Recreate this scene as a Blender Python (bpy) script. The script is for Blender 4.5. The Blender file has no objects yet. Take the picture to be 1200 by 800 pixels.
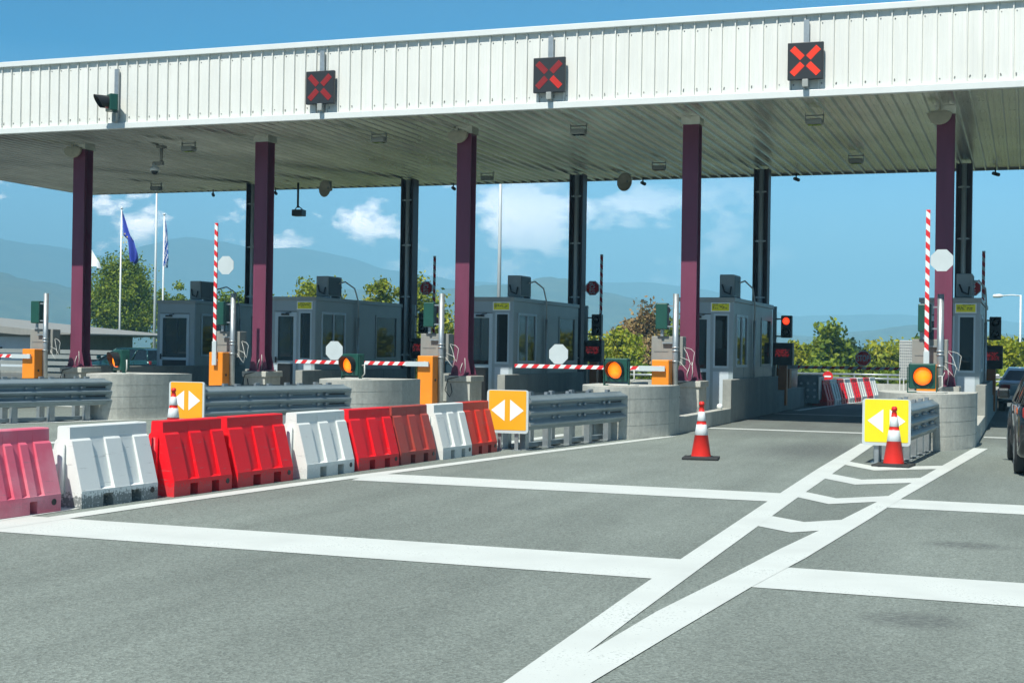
import bpy, bmesh, math, random
from mathutils import Vector, Matrix, noise
R = math.radians
rnd = random.Random(7)
S = bpy.context.scene
C = S.collection

# ------------------------------------------------------------------ camera, sky, sun, exposure
yaw, pit, roll = R(20.0), R(0.31), R(0.87)
fw = Vector((-math.sin(yaw)*math.cos(pit), math.cos(yaw)*math.cos(pit), math.sin(pit)))
rt = Vector((math.cos(yaw), math.sin(yaw), 0)); up = rt.cross(fw)
cr, sr = math.cos(roll), math.sin(roll)
RX = rt*cr + up*sr; UY = up*cr - rt*sr
cam_d = bpy.data.cameras.new('camera'); cam = bpy.data.objects.new('camera', cam_d); C.objects.link(cam)
cam.matrix_world = Matrix(((RX.x, UY.x, -fw.x, 0), (RX.y, UY.y, -fw.y, 0), (RX.z, UY.z, -fw.z, 1.6), (0, 0, 0, 1)))
cam_d.sensor_width = 36; cam_d.lens = 36*1660/1200; cam_d.clip_end = 40000; cam_d.clip_start = 0.1
S.camera = cam

SUN_A, SUN_EL = R(7), R(56.1)          # light travels towards (+sin A, +cos A)
sl = bpy.data.lights.new('sun', 'SUN'); sl.energy = 5.0; sl.angle = R(0.5); sl.color = (1, 0.985, 0.90)
so = bpy.data.objects.new('sun', sl); C.objects.link(so)
ld = Vector((math.sin(SUN_A)*math.cos(SUN_EL), math.cos(SUN_A)*math.cos(SUN_EL), -math.sin(SUN_EL)))
so.rotation_euler = ld.to_track_quat('-Z', 'Y').to_euler(); so.location = (0, -20, 30)

W = bpy.data.worlds.new('World'); S.world = W; W.use_nodes = True
nt = W.node_tree; N = nt.nodes; L = nt.links; N.clear()
out = N.new('ShaderNodeOutputWorld'); bg = N.new('ShaderNodeBackground'); bg.inputs[1].default_value = 0.11
sky = N.new('ShaderNodeTexSky'); sky.sky_type = 'NISHITA'; sky.sun_disc = False
sky.sun_elevation = SUN_EL; sky.sun_rotation = R(186); sky.air_density = 1.0; sky.dust_density = 0.6; sky.ozone_density = 2.5
tc = N.new('ShaderNodeTexCoord')
sep = N.new('ShaderNodeSeparateXYZ'); L.new(tc.outputs['Generated'], sep.inputs[0])
# the photo's sky is a saturated cyan blue: grade the sky texture by elevation a little
tint = N.new('ShaderNodeValToRGB'); tint.color_ramp.elements[0].position = 0.0; tint.color_ramp.elements[0].color = (0.95, 1.1, 1.25, 1)
tint.color_ramp.elements[1].position = 0.20; tint.color_ramp.elements[1].color = (0.0, 0.56, 0.90, 1)
e = tint.color_ramp.elements.new(0.40); e.color = (0.50, 0.66, 0.72, 1)
e = tint.color_ramp.elements.new(0.11); e.color = (0.62, 1.05, 1.3, 1)
L.new(sep.outputs[2], tint.inputs[0])
mul = N.new('ShaderNodeMixRGB'); mul.blend_type = 'MULTIPLY'; mul.inputs[0].default_value = 1
L.new(sky.outputs[0], mul.inputs[1]); L.new(tint.outputs[0], mul.inputs[2])
# clouds low over the hills, thicker to the left
mp = N.new('ShaderNodeMapping'); mp.inputs['Scale'].default_value = (17, 17, 30); mp.inputs['Location'].default_value = (3.1, 0.4, 1.3)
L.new(tc.outputs['Generated'], mp.inputs[0])
nz = N.new('ShaderNodeTexNoise'); nz.inputs['Scale'].default_value = 1.0; nz.inputs['Detail'].default_value = 9; nz.inputs['Roughness'].default_value = 0.55
L.new(mp.outputs[0], nz.inputs[0])
cm = N.new('ShaderNodeMapRange'); cm.inputs[1].default_value = 0.50; cm.inputs[2].default_value = 0.60
L.new(nz.outputs[0], cm.inputs[0])
zb = N.new('ShaderNodeValToRGB'); cr_ = zb.color_ramp; cr_.interpolation = 'EASE'
cr_.elements[0].position = 0.02; cr_.elements[0].color = (0.6, 0.6, 0.6, 1); cr_.elements[1].position = 0.135; cr_.elements[1].color = (0, 0, 0, 1)
e = cr_.elements.new(0.09); e.color = (1, 1, 1, 1)
L.new(sep.outputs[2], zb.inputs[0])
xb = N.new('ShaderNodeMapRange'); xb.inputs[1].default_value = -0.12; xb.inputs[2].default_value = -0.50
L.new(sep.outputs[0], xb.inputs[0])
m1 = N.new('ShaderNodeMath'); m1.operation = 'MULTIPLY'; L.new(cm.outputs[0], m1.inputs[0]); L.new(zb.outputs[0], m1.inputs[1])
m2 = N.new('ShaderNodeMath'); m2.operation = 'MULTIPLY'; L.new(m1.outputs[0], m2.inputs[0]); L.new(xb.outputs[0], m2.inputs[1])
m3 = N.new('ShaderNodeMath'); m3.operation = 'MULTIPLY'; m3.inputs[1].default_value = 0.85; L.new(m2.outputs[0], m3.inputs[0])
cl = N.new('ShaderNodeMixRGB'); cl.inputs[2].default_value = (50, 42, 38, 1)
L.new(m3.outputs[0], cl.inputs[0]); L.new(mul.outputs[0], cl.inputs[1])
L.new(cl.outputs[0], bg.inputs[0]); L.new(bg.outputs[0], out.inputs[0])

S.view_settings.view_transform = 'Standard'; S.view_settings.look = 'None'
S.view_settings.exposure = 0.52; S.view_settings.gamma = 1
S.render.engine = 'CYCLES'
cy = S.cycles; cy.max_bounces = 8; cy.diffuse_bounces = 5; cy.glossy_bounces = 3; cy.transmission_bounces = 4; cy.volume_bounces = 0; cy.transparent_max_bounces = 8
cy.use_denoising = True; cy.caustics_reflective = False; cy.caustics_refractive = False; cy.sample_clamp_indirect = 6

# ------------------------------------------------------------------ materials
class _O:
    def __init__(s, sock): s.outputs = {'Object': sock}
def offset_coords(NN, LL):
    c = NN.new('ShaderNodeTexCoord'); oi = NN.new('ShaderNodeObjectInfo')
    v = NN.new('ShaderNodeVectorMath'); v.operation = 'SCALE'; v.inputs[0].default_value = (37.0, 53.0, 29.0); LL.new(oi.outputs['Random'], v.inputs['Scale'])
    a = NN.new('ShaderNodeVectorMath'); LL.new(c.outputs['Object'], a.inputs[0]); LL.new(v.outputs[0], a.inputs[1])
    return _O(a.outputs[0])
def mat(name, col, rough=0.6, metal=0.0, n=None, bump=None, col2=None, emit=None, es=1.0, alpha=None, spec=0.5, coat=0.0):
    """n = list of (scale, lo, hi, stretch) multiplying colour noises; bump = (scale, strength, distance)"""
    m = bpy.data.materials.new(name); m.use_nodes = True
    t = m.node_tree; NN = t.nodes; LL = t.links; b = NN['Principled BSDF']
    b.inputs['Base Color'].default_value = (*col, 1); b.inputs['Roughness'].default_value = rough; b.inputs['Metallic'].default_value = metal
    b.inputs['Specular IOR Level'].default_value = spec; b.inputs['Coat Weight'].default_value = coat
    if emit:
        b.inputs['Emission Color'].default_value = (*emit, 1); b.inputs['Emission Strength'].default_value = es
    if n or bump:
        co = offset_coords(NN, LL)
    if n:
        rgb = NN.new('ShaderNodeRGB'); rgb.outputs[0].default_value = (*col, 1); cur = rgb.outputs[0]
        for i, (sc, lo, hi, st) in enumerate(n):
            mpn = NN.new('ShaderNodeMapping'); mpn.inputs['Scale'].default_value = st
            LL.new(co.outputs['Object'], mpn.inputs[0])
            q = NN.new('ShaderNodeTexNoise'); q.inputs['Scale'].default_value = sc; q.inputs['Detail'].default_value = 6; q.inputs['Roughness'].default_value = 0.65
            LL.new(mpn.outputs[0], q.inputs[0])
            r = NN.new('ShaderNodeMapRange'); r.inputs[1].default_value = 0.3; r.inputs[2].default_value = 0.7; r.inputs[3].default_value = lo; r.inputs[4].default_value = hi
            LL.new(q.outputs[0], r.inputs[0])
            if i == 0 and col2:
                x = NN.new('ShaderNodeMixRGB'); x.inputs[2].default_value = (*col2, 1); LL.new(cur, x.inputs[1]); LL.new(r.outputs[0], x.inputs[0])
            else:
                x = NN.new('ShaderNodeMixRGB'); x.blend_type = 'MULTIPLY'; x.inputs[0].default_value = 1
                LL.new(cur, x.inputs[1]); LL.new(r.outputs[0], x.inputs[2])
            cur = x.outputs[0]
        LL.new(cur, b.inputs['Base Color'])
    if bump:
        q = NN.new('ShaderNodeTexNoise'); q.inputs['Scale'].default_value = bump[0]; q.inputs['Detail'].default_value = 4
        LL.new(co.outputs['Object'], q.inputs[0])
        bm_ = NN.new('ShaderNodeBump'); bm_.inputs['Strength'].default_value = bump[1]; bm_.inputs['Distance'].default_value = bump[2]
        LL.new(q.outputs[0], bm_.inputs['Height']); LL.new(bm_.outputs[0], b.inputs['Normal'])
    return m
U1 = (1, 1, 1)
M = {}
M['fascia'] = mat('fascia_white_sheet', (0.76, 0.765, 0.72), 0.45, n=[(0.5, 0.94, 1.03, U1), (2.5, 0.96, 1.02, (1, 1, 0.15)), (9, 0.94, 1.02, (1, 1, 0.06))])
M['trim'] = mat('white_trim', (0.70, 0.73, 0.71), 0.4, n=[(1.5, 0.95, 1.02, U1)])
M['soffit'] = mat('soffit_sheet', (0.86, 0.87, 0.78), 0.27, metal=0.7, n=[(0.22, 0.70, 1.12, (1, 1, 1)), (0.9, 0.62, 1.05, (1, 0.25, 1)), (9, 0.95, 1.03, U1)], bump=(3, 0.08, 0.01))
M['screw'] = mat('screw_steel', (0.25, 0.26, 0.25), 0.5, 0.6)
M['purple'] = mat('purple_paint', (0.17, 0.035, 0.075), 0.5, n=[(3, 0.85, 1.12, (1, 1, 0.2))])
M['darkcol'] = mat('dark_paint', (0.045, 0.018, 0.030), 0.5, n=[(3, 0.85, 1.12, (1, 1, 0.2))])
M['galv'] = mat('galvanised_steel', (0.42, 0.46, 0.47), 0.42, 0.65, n=[(6, 0.82, 1.1, U1), (30, 0.92, 1.06, U1)])
M['rail'] = mat('guard_rail_steel', (0.29, 0.36, 0.385), 0.45, 0.4, n=[(2, 0.75, 1.12, (1, 0.4, 1)), (25, 0.93, 1.05, U1)])
M['conc'] = mat('concrete', (0.52, 0.52, 0.46), 0.85, n=[(1.3, 0.80, 1.08, (1, 1, 0.7)), (5, 0.86, 1.06, (1, 1, 0.15)), (14, 0.86, 1.08, U1), (70, 0.9, 1.08, U1)], bump=(40, 0.25, 0.01))
M['concwall'] = mat('wall_concrete', (0.33, 0.34, 0.31), 0.85, n=[(1.5, 0.75, 1.08, (1, 1, 0.3)), (9, 0.88, 1.08, U1), (60, 0.92, 1.06, U1)], bump=(30, 0.2, 0.01))
M['orange'] = mat('orange_paint', (0.88, 0.27, 0.015), 0.4, n=[(4, 0.93, 1.03, U1)])
M['orange_old'] = mat('orange_post_paint', (0.50, 0.13, 0.02), 0.5, n=[(4, 0.85, 1.05, U1)])
M['greybox'] = mat('grey_cabinet', (0.27, 0.27, 0.245), 0.6, n=[(5, 0.88, 1.08, (1, 1, 0.3)), (60, 0.94, 1.05, U1)])
M['green'] = mat('green_signal_paint', (0.012, 0.075, 0.055), 0.4, n=[(5, 0.85, 1.1, U1)])
M['black'] = mat('black_plastic', (0.012, 0.013, 0.014), 0.45)
M['rubber'] = mat('black_rubber', (0.025, 0.026, 0.026), 0.75, n=[(12, 0.8, 1.2, U1)])
M['white'] = mat('white_paint', (0.78, 0.80, 0.78), 0.45, n=[(4, 0.93, 1.02, U1)])
M['signred'] = mat('sign_red', (0.85, 0.02, 0.02), 0.4)
M['red'] = mat('red_paint', (0.65, 0.018, 0.02), 0.45)
M['alu'] = mat('sign_back_aluminium', (0.60, 0.66, 0.66), 0.55, 0.2, n=[(3, 0.93, 1.04, U1)])
M['booth'] = mat('booth_panel', (0.30, 0.325, 0.31), 0.42, 0.1, n=[(1.2, 0.9, 1.08, U1), (3, 0.95, 1.04, (1, 1, 0.2))])
M['frame'] = mat('window_frame_paint', (0.50, 0.60, 0.64), 0.4, n=[(2, 0.93, 1.05, U1)])
M['boothfront'] = mat('booth_front_panel', (0.34, 0.41, 0.43), 0.42, n=[(2, 0.93, 1.05, U1)])
M['panelwhite'] = mat('pale_panel', (0.55, 0.62, 0.66), 0.5, n=[(3, 0.94, 1.03, U1)])
M['glass'] = mat('dark_glass', (0.006, 0.012, 0.014), 0.03, 0.0, spec=0.75)
M['notice'] = mat('yellow_notice', (0.85, 0.80, 0.02), 0.5, n=[(9, 0.85, 1.05, U1)])
M['ink'] = mat('dark_ink', (0.06, 0.06, 0.015), 0.6)
M['signyellow'] = mat('sign_orange_yellow', (0.86, 0.40, 0.012), 0.4, n=[(2.5, 0.95, 1.02, U1)])
M['signlemon'] = mat('sign_bright_yellow', (0.88, 0.74, 0.012), 0.4, n=[(2.5, 0.95, 1.02, U1)])
M['signwhite'] = mat('sign_white', (0.86, 0.88, 0.88), 0.4, n=[(2.5, 0.97, 1.02, U1)])
M['ledbox'] = mat('led_box', (0.018, 0.022, 0.026), 0.5)
M['cone'] = mat('cone_orange_red', (0.82, 0.022, 0.012), 0.5, n=[(5, 0.88, 1.04, U1)])
M['conewhite'] = mat('cone_sleeve', (0.72, 0.76, 0.76), 0.4, n=[(8, 0.9, 1.03, U1)])
M['cable'] = mat('pale_cable', (0.55, 0.56, 0.52), 0.6)
M['ac'] = mat('ac_casing', (0.34, 0.36, 0.34), 0.5, n=[(4, 0.85, 1.05, U1)])
M['disc'] = mat('cream_disc', (0.50, 0.47, 0.36), 0.6, n=[(8, 0.8, 1.05, U1)])
M['pane'] = mat('tinted_pane', (0.02, 0.03, 0.032), 0.02, spec=0.9); M['pane'].node_tree.nodes['Principled BSDF'].inputs['Alpha'].default_value = 0.55
def led(name, c, s): return mat(name, (0.05, 0.01, 0.01), 0.5, emit=c, es=s)
LEDM = [led('led_red_dim', (0.9, 0.04, 0.05), 0.30), led('led_red', (1, 0.04, 0.02), 0.65), led('led_red_bright', (1, 0.045, 0.008), 1.15)]
M['amber'] = None
def lens_mat(name, c1, c2, s):
    m = mat(name, c1, 0.25)
    t = m.node_tree; NN = t.nodes; LL = t.links; b = NN['Principled BSDF']
    co = NN.new('ShaderNodeTexCoord'); g = NN.new('ShaderNodeTexGradient'); g.gradient_type = 'SPHERICAL'
    mpn = NN.new('ShaderNodeMapping'); mpn.inputs['Scale'].default_value = (6.5, 6.5, 6.5); LL.new(co.outputs['Object'], mpn.inputs[0]); LL.new(mpn.outputs[0], g.inputs[0])
    ra = NN.new('ShaderNodeValToRGB'); ra.color_ramp.elements[0].color = (*c1, 1); ra.color_ramp.elements[1].color = (*c2, 1); ra.color_ramp.elements[1].position = 0.8
    LL.new(g.outputs[0], ra.inputs[0]); LL.new(ra.outputs[0], b.inputs['Emission Color']); b.inputs['Emission Strength'].default_value = s
    return m
M['amber'] = lens_mat('amber_lens', (0.85, 0.10, 0.004), (1.0, 0.45, 0.01), 1.0)
M['redlens'] = lens_mat('red_lens', (0.75, 0.01, 0.004), (1.0, 0.08, 0.02), 1.3)
M['reddull'] = mat('unlit_red_lens', (0.35, 0.01, 0.012), 0.3)

def stripes(name, a, b_, k, slope=1.0, ox=0.0, axis=0):
    m = mat(name, a, 0.5); t = m.node_tree; NN = t.nodes; LL = t.links; b = NN['Principled BSDF']
    co = NN.new('ShaderNodeTexCoord'); s = NN.new('ShaderNodeSeparateXYZ'); LL.new(co.outputs['Object'], s.inputs[0])
    z = NN.new('ShaderNodeMath'); z.operation = 'MULTIPLY'; z.inputs[1].default_value = slope; LL.new(s.outputs[2], z.inputs[0])
    ad = NN.new('ShaderNodeMath'); LL.new(s.outputs[axis], ad.inputs[0]); LL.new(z.outputs[0], ad.inputs[1])
    mu = NN.new('ShaderNodeMath'); mu.operation = 'MULTIPLY'; mu.inputs[1].default_value = k; LL.new(ad.outputs[0], mu.inputs[0])
    fr = NN.new('ShaderNodeMath'); fr.operation = 'FRACT'; LL.new(mu.outputs[0], fr.inputs[0])
    gt = NN.new('ShaderNodeMath'); gt.operation = 'GREATER_THAN'; gt.inputs[1].default_value = 0.5; LL.new(fr.outputs[0], gt.inputs[0])
    mx = NN.new('ShaderNodeMixRGB'); mx.inputs[1].default_value = (*a, 1); mx.inputs[2].default_value = (*b_, 1); LL.new(gt.outputs[0], mx.inputs[0])
    LL.new(mx.outputs[0], b.inputs['Base Color'])
    return m
M['arm'] = stripes('arm_red_white', (0.80, 0.82, 0.80), (0.72, 0.02, 0.025), 4.0, -0.9)

def plastic(name, col, col2, dirt=0.0, fade=0.25):
    """barrier plastic: sun-faded patches, scuffs and road dirt thrown on the foot"""
    m = mat(name, col, 0.48, spec=0.4); t = m.node_tree; NN = t.nodes; LL = t.links; b = NN['Principled BSDF']
    co = offset_coords(NN, LL); raw = NN.new('ShaderNodeTexCoord')
    q = NN.new('ShaderNodeTexNoise'); q.inputs['Scale'].default_value = 2.2; q.inputs['Detail'].default_value = 5; LL.new(co.outputs['Object'], q.inputs[0])
    r = NN.new('ShaderNodeMapRange'); r.inputs[1].default_value = 0.42; r.inputs[2].default_value = 0.72; r.inputs[4].default_value = fade; LL.new(q.outputs[0], r.inputs[0])
    x = NN.new('ShaderNodeMixRGB'); x.inputs[1].default_value = (*col, 1); x.inputs[2].default_value = (*col2, 1); LL.new(r.outputs[0], x.inputs[0])
    s = NN.new('ShaderNodeSeparateXYZ'); LL.new(raw.outputs['Object'], s.inputs[0])
    h = NN.new('ShaderNodeMapRange'); h.inputs[1].default_value = 0.20; h.inputs[2].default_value = 0.08; h.inputs[3].default_value = -0.25; h.inputs[4].default_value = 0.25; LL.new(s.outputs[2], h.inputs[0])
    q2 = NN.new('ShaderNodeTexNoise'); q2.inputs['Scale'].default_value = 38; q2.inputs['Detail'].default_value = 3; LL.new(co.outputs['Object'], q2.inputs[0])
    ad = NN.new('ShaderNodeMath'); LL.new(q2.outputs[0], ad.inputs[0]); LL.new(h.outputs[0], ad.inputs[1])
    d = NN.new('ShaderNodeMapRange'); d.inputs[1].default_value = 0.52; d.inputs[2].default_value = 0.68; d.inputs[4].default_value = dirt; LL.new(ad.outputs[0], d.inputs[0])
    y = NN.new('ShaderNodeMixRGB'); y.inputs[2].default_value = (0.12, 0.14, 0.14, 1); LL.new(x.outputs[0], y.inputs[1]); LL.new(d.outputs[0], y.inputs[0])
    mpn = NN.new('ShaderNodeMapping'); mpn.inputs['Scale'].default_value = (1, 1.2, 12); LL.new(co.outputs['Object'], mpn.inputs[0])
    q3 = NN.new('ShaderNodeTexNoise'); q3.inputs['Scale'].default_value = 3.0; q3.inputs['Detail'].default_value = 7; q3.inputs['Roughness'].default_value = 0.7; LL.new(mpn.outputs[0], q3.inputs[0])
    r3 = NN.new('ShaderNodeMapRange'); r3.inputs[1].default_value = 0.60; r3.inputs[2].default_value = 0.68; r3.inputs[4].default_value = 0.45; LL.new(q3.outputs[0], r3.inputs[0])
    w = NN.new('ShaderNodeMixRGB'); w.inputs[2].default_value = (0.22, 0.21, 0.20, 1); LL.new(y.outputs[0], w.inputs[1]); LL.new(r3.outputs[0], w.inputs[0])
    LL.new(w.outputs[0], b.inputs['Base Color'])
    return m
PL = {'pink': plastic('faded_pink_plastic', (0.72, 0.13, 0.20), (0.80, 0.46, 0.50), 0.15, 0.6),
      'white_dirty': plastic('dirty_white_plastic', (0.74, 0.76, 0.73), (0.66, 0.68, 0.66), 0.85),
      'white': plastic('white_plastic', (0.74, 0.76, 0.72), (0.66, 0.68, 0.64), 0.15),
      'red': plastic('red_plastic', (0.82, 0.008, 0.018), (0.64, 0.012, 0.02), 0.25),
      'brick': plastic('brick_red_plastic', (0.42, 0.055, 0.045), (0.36, 0.07, 0.05), 0.25, 0.8),
      'orange': plastic('orange_red_plastic', (0.62, 0.035, 0.022), (0.5, 0.05, 0.03), 0.25, 0.5)}

# ------------------------------------------------------------------ mesh builder
class MB:
    def __init__(s): s.v = []; s.f = []; s.m = []; s.sm = []
    def add(s, vs, fs, mi=0, sm=False):
        o = len(s.v); s.v += [tuple(v) for v in vs]; s.f += [tuple(o+i for i in f) for f in fs]; s.m += [mi]*len(fs); s.sm += [sm]*len(fs); return s
    def box(s, x0, x1, y0, y1, z0, z1, mi=0):
        return s.add([(x0,y0,z0),(x1,y0,z0),(x1,y1,z0),(x0,y1,z0),(x0,y0,z1),(x1,y0,z1),(x1,y1,z1),(x0,y1,z1)],
                     [(0,3,2,1),(4,5,6,7),(0,1,5,4),(1,2,6,5),(2,3,7,6),(3,0,4,7)], mi)
    def prism(s, poly, d0, d1, axis='z', mi=0, sm=False):
        n = len(poly)
        def P(a, b, d): return {'z': (a,b,d), 'y': (a,d,b), 'x': (d,a,b)}[axis]
        vs = [P(a,b,d0) for a,b in poly] + [P(a,b,d1) for a,b in poly]
        s.add(vs, [tuple(range(n))[::-1], tuple(range(n, 2*n))], mi)
        o = len(s.v)-2*n
        for i in range(n):
            j = (i+1) % n; s.f.append((o+i, o+j, o+n+j, o+n+i)); s.m.append(mi); s.sm.append(sm)
        return s
    def cyl(s, p0, p1, r0, r1=None, n=14, mi=0, caps=True, sm=True):
        p0 = Vector(p0); p1 = Vector(p1); r1 = r0 if r1 is None else r1
        d = (p1-p0).normalized(); a = d.orthogonal().normalized(); b = d.cross(a)
        vs = []
        for p, r in ((p0, r0), (p1, r1)):
            for i in range(n):
                t = 2*math.pi*i/n; vs.append(p + a*math.cos(t)*r + b*math.sin(t)*r)
        s.add(vs, [(i, (i+1) % n, n+(i+1) % n, n+i) for i in range(n)], mi, sm)
        if caps: o = len(s.v)-2*n; s.f += [tuple(o+i for i in range(n))[::-1], tuple(o+n+i for i in range(n))]; s.m += [mi]*2; s.sm += [False]*2
        return s
    def tube(s, pts, r, n=8, mi=0):
        pts = [Vector(p) for p in pts]; vs = []; m_ = len(pts)
        a = None
        for k, p in enumerate(pts):
            d = (pts[min(k+1, m_-1)]-pts[max(k-1, 0)]).normalized()
            if a is None: a = d.orthogonal().normalized()
            a = (a - d*a.dot(d)).normalized(); b = d.cross(a); rr = r[k] if isinstance(r, (list, tuple)) else r
            for i in range(n):
                t = 2*math.pi*i/n; vs.append(p + a*math.cos(t)*rr + b*math.sin(t)*rr)
        fs = [(k*n+i, k*n+(i+1) % n, (k+1)*n+(i+1) % n, (k+1)*n+i) for k in range(m_-1) for i in range(n)]
        s.add(vs, fs, mi, True); o = len(s.v)-m_*n
        s.f += [tuple(o+i for i in range(n))[::-1], tuple(o+(m_-1)*n+i for i in range(n))]; s.m += [mi]*2; s.sm += [False]*2
        return s
    def lathe(s, prof, c=(0,0,0), n=24, mi=None, axis='z'):
        k = len(prof); vs = []
        for (r, z) in prof:
            for i in range(n):
                t = 2*math.pi*i/n
                p = (r*math.cos(t), r*math.sin(t), z) if axis == 'z' else (r*math.cos(t), z, r*math.sin(t))
                vs.append((c[0]+p[0], c[1]+p[1], c[2]+p[2]))
        o = len(s.v); s.v += vs
        for j in range(k-1):
            for i in range(n):
                s.f.append((o+j*n+i, o+j*n+(i+1) % n, o+(j+1)*n+(i+1) % n, o+(j+1)*n+i)); s.m.append(mi[j] if mi else 0); s.sm.append(True)
        return s
    def build(s, name, mats, parent=None, loc=(0,0,0), rot=None, bevel=0):
        me = bpy.data.meshes.new(name); me.from_pydata(s.v, [], s.f)
        for m in (mats if isinstance(mats, (list, tuple)) else [mats]): me.materials.append(m)
        me.polygons.foreach_set('material_index', s.m); me.polygons.foreach_set('use_smooth', s.sm)
        bm = bmesh.new(); bm.from_mesh(me); bmesh.ops.recalc_face_normals(bm, faces=bm.faces); bm.to_mesh(me); bm.free()
        o = bpy.data.objects.new(name, me); C.objects.link(o); o.location = loc
        if rot: o.rotation_euler = rot
        if parent: o.parent = parent
        if bevel:
            b = o.modifiers.new('bevel', 'BEVEL'); b.width = bevel; b.segments = 2; b.limit_method = 'ANGLE'; b.angle_limit = R(40)
        return o
def thing(name, label, cat, loc=(0,0,0), rz=0, group=None):
    o = bpy.data.objects.new(name, None); C.objects.link(o); o.location = loc; o.rotation_euler = (0,0,rz); o.empty_display_size = 0.2
    o['label'] = label; o['category'] = cat
    if group: o['group'] = group
    return o
def tag(o, label, cat, group=None):
    o['label'] = label; o['category'] = cat
    if group: o['group'] = group
    return o
def struct(o): o['kind'] = 'structure'; return o
KIDS = {}
def kids(o):
    return [c for c in bpy.data.objects if c.parent == o]
def dup(root, loc, label, rz=None):
    def cp(o, par):
        c = o.copy(); C.objects.link(c)
        if par: c.parent = par
        for ch in kids(o): cp(ch, c)
        return c
    r = cp(root, None); r.location = loc; r['label'] = label
    if rz is not None: r.rotation_euler = (0,0,rz)
    return r
def text_verts(txt, size, mi, mb, place):
    """letters as flat 3D meshes, added to a builder through place(x, y, depth) -> xyz"""
    cu = bpy.data.curves.new('t', 'FONT'); cu.body = txt; cu.size = size; cu.align_x = 'CENTER'; cu.align_y = 'CENTER'; cu.extrude = 0.002; cu.offset = size*0.022
    ob = bpy.data.objects.new('t', cu); C.objects.link(ob)
    dg = bpy.context.evaluated_depsgraph_get(); me = bpy.data.meshes.new_from_object(ob.evaluated_get(dg))
    mb.add([place(v.co.x, v.co.y, v.co.z) for v in me.vertices], [tuple(p.vertices) for p in me.polygons], mi)
    bpy.data.objects.remove(ob); bpy.data.curves.remove(cu); bpy.data.meshes.remove(me)

XC = [-1.67-5.5*k for k in range(5)]            # island centres, right to left
ORD = ['rightmost', 'second from right', 'middle', 'second from left', 'leftmost']
def ordw(k): return ORD[k]

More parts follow.
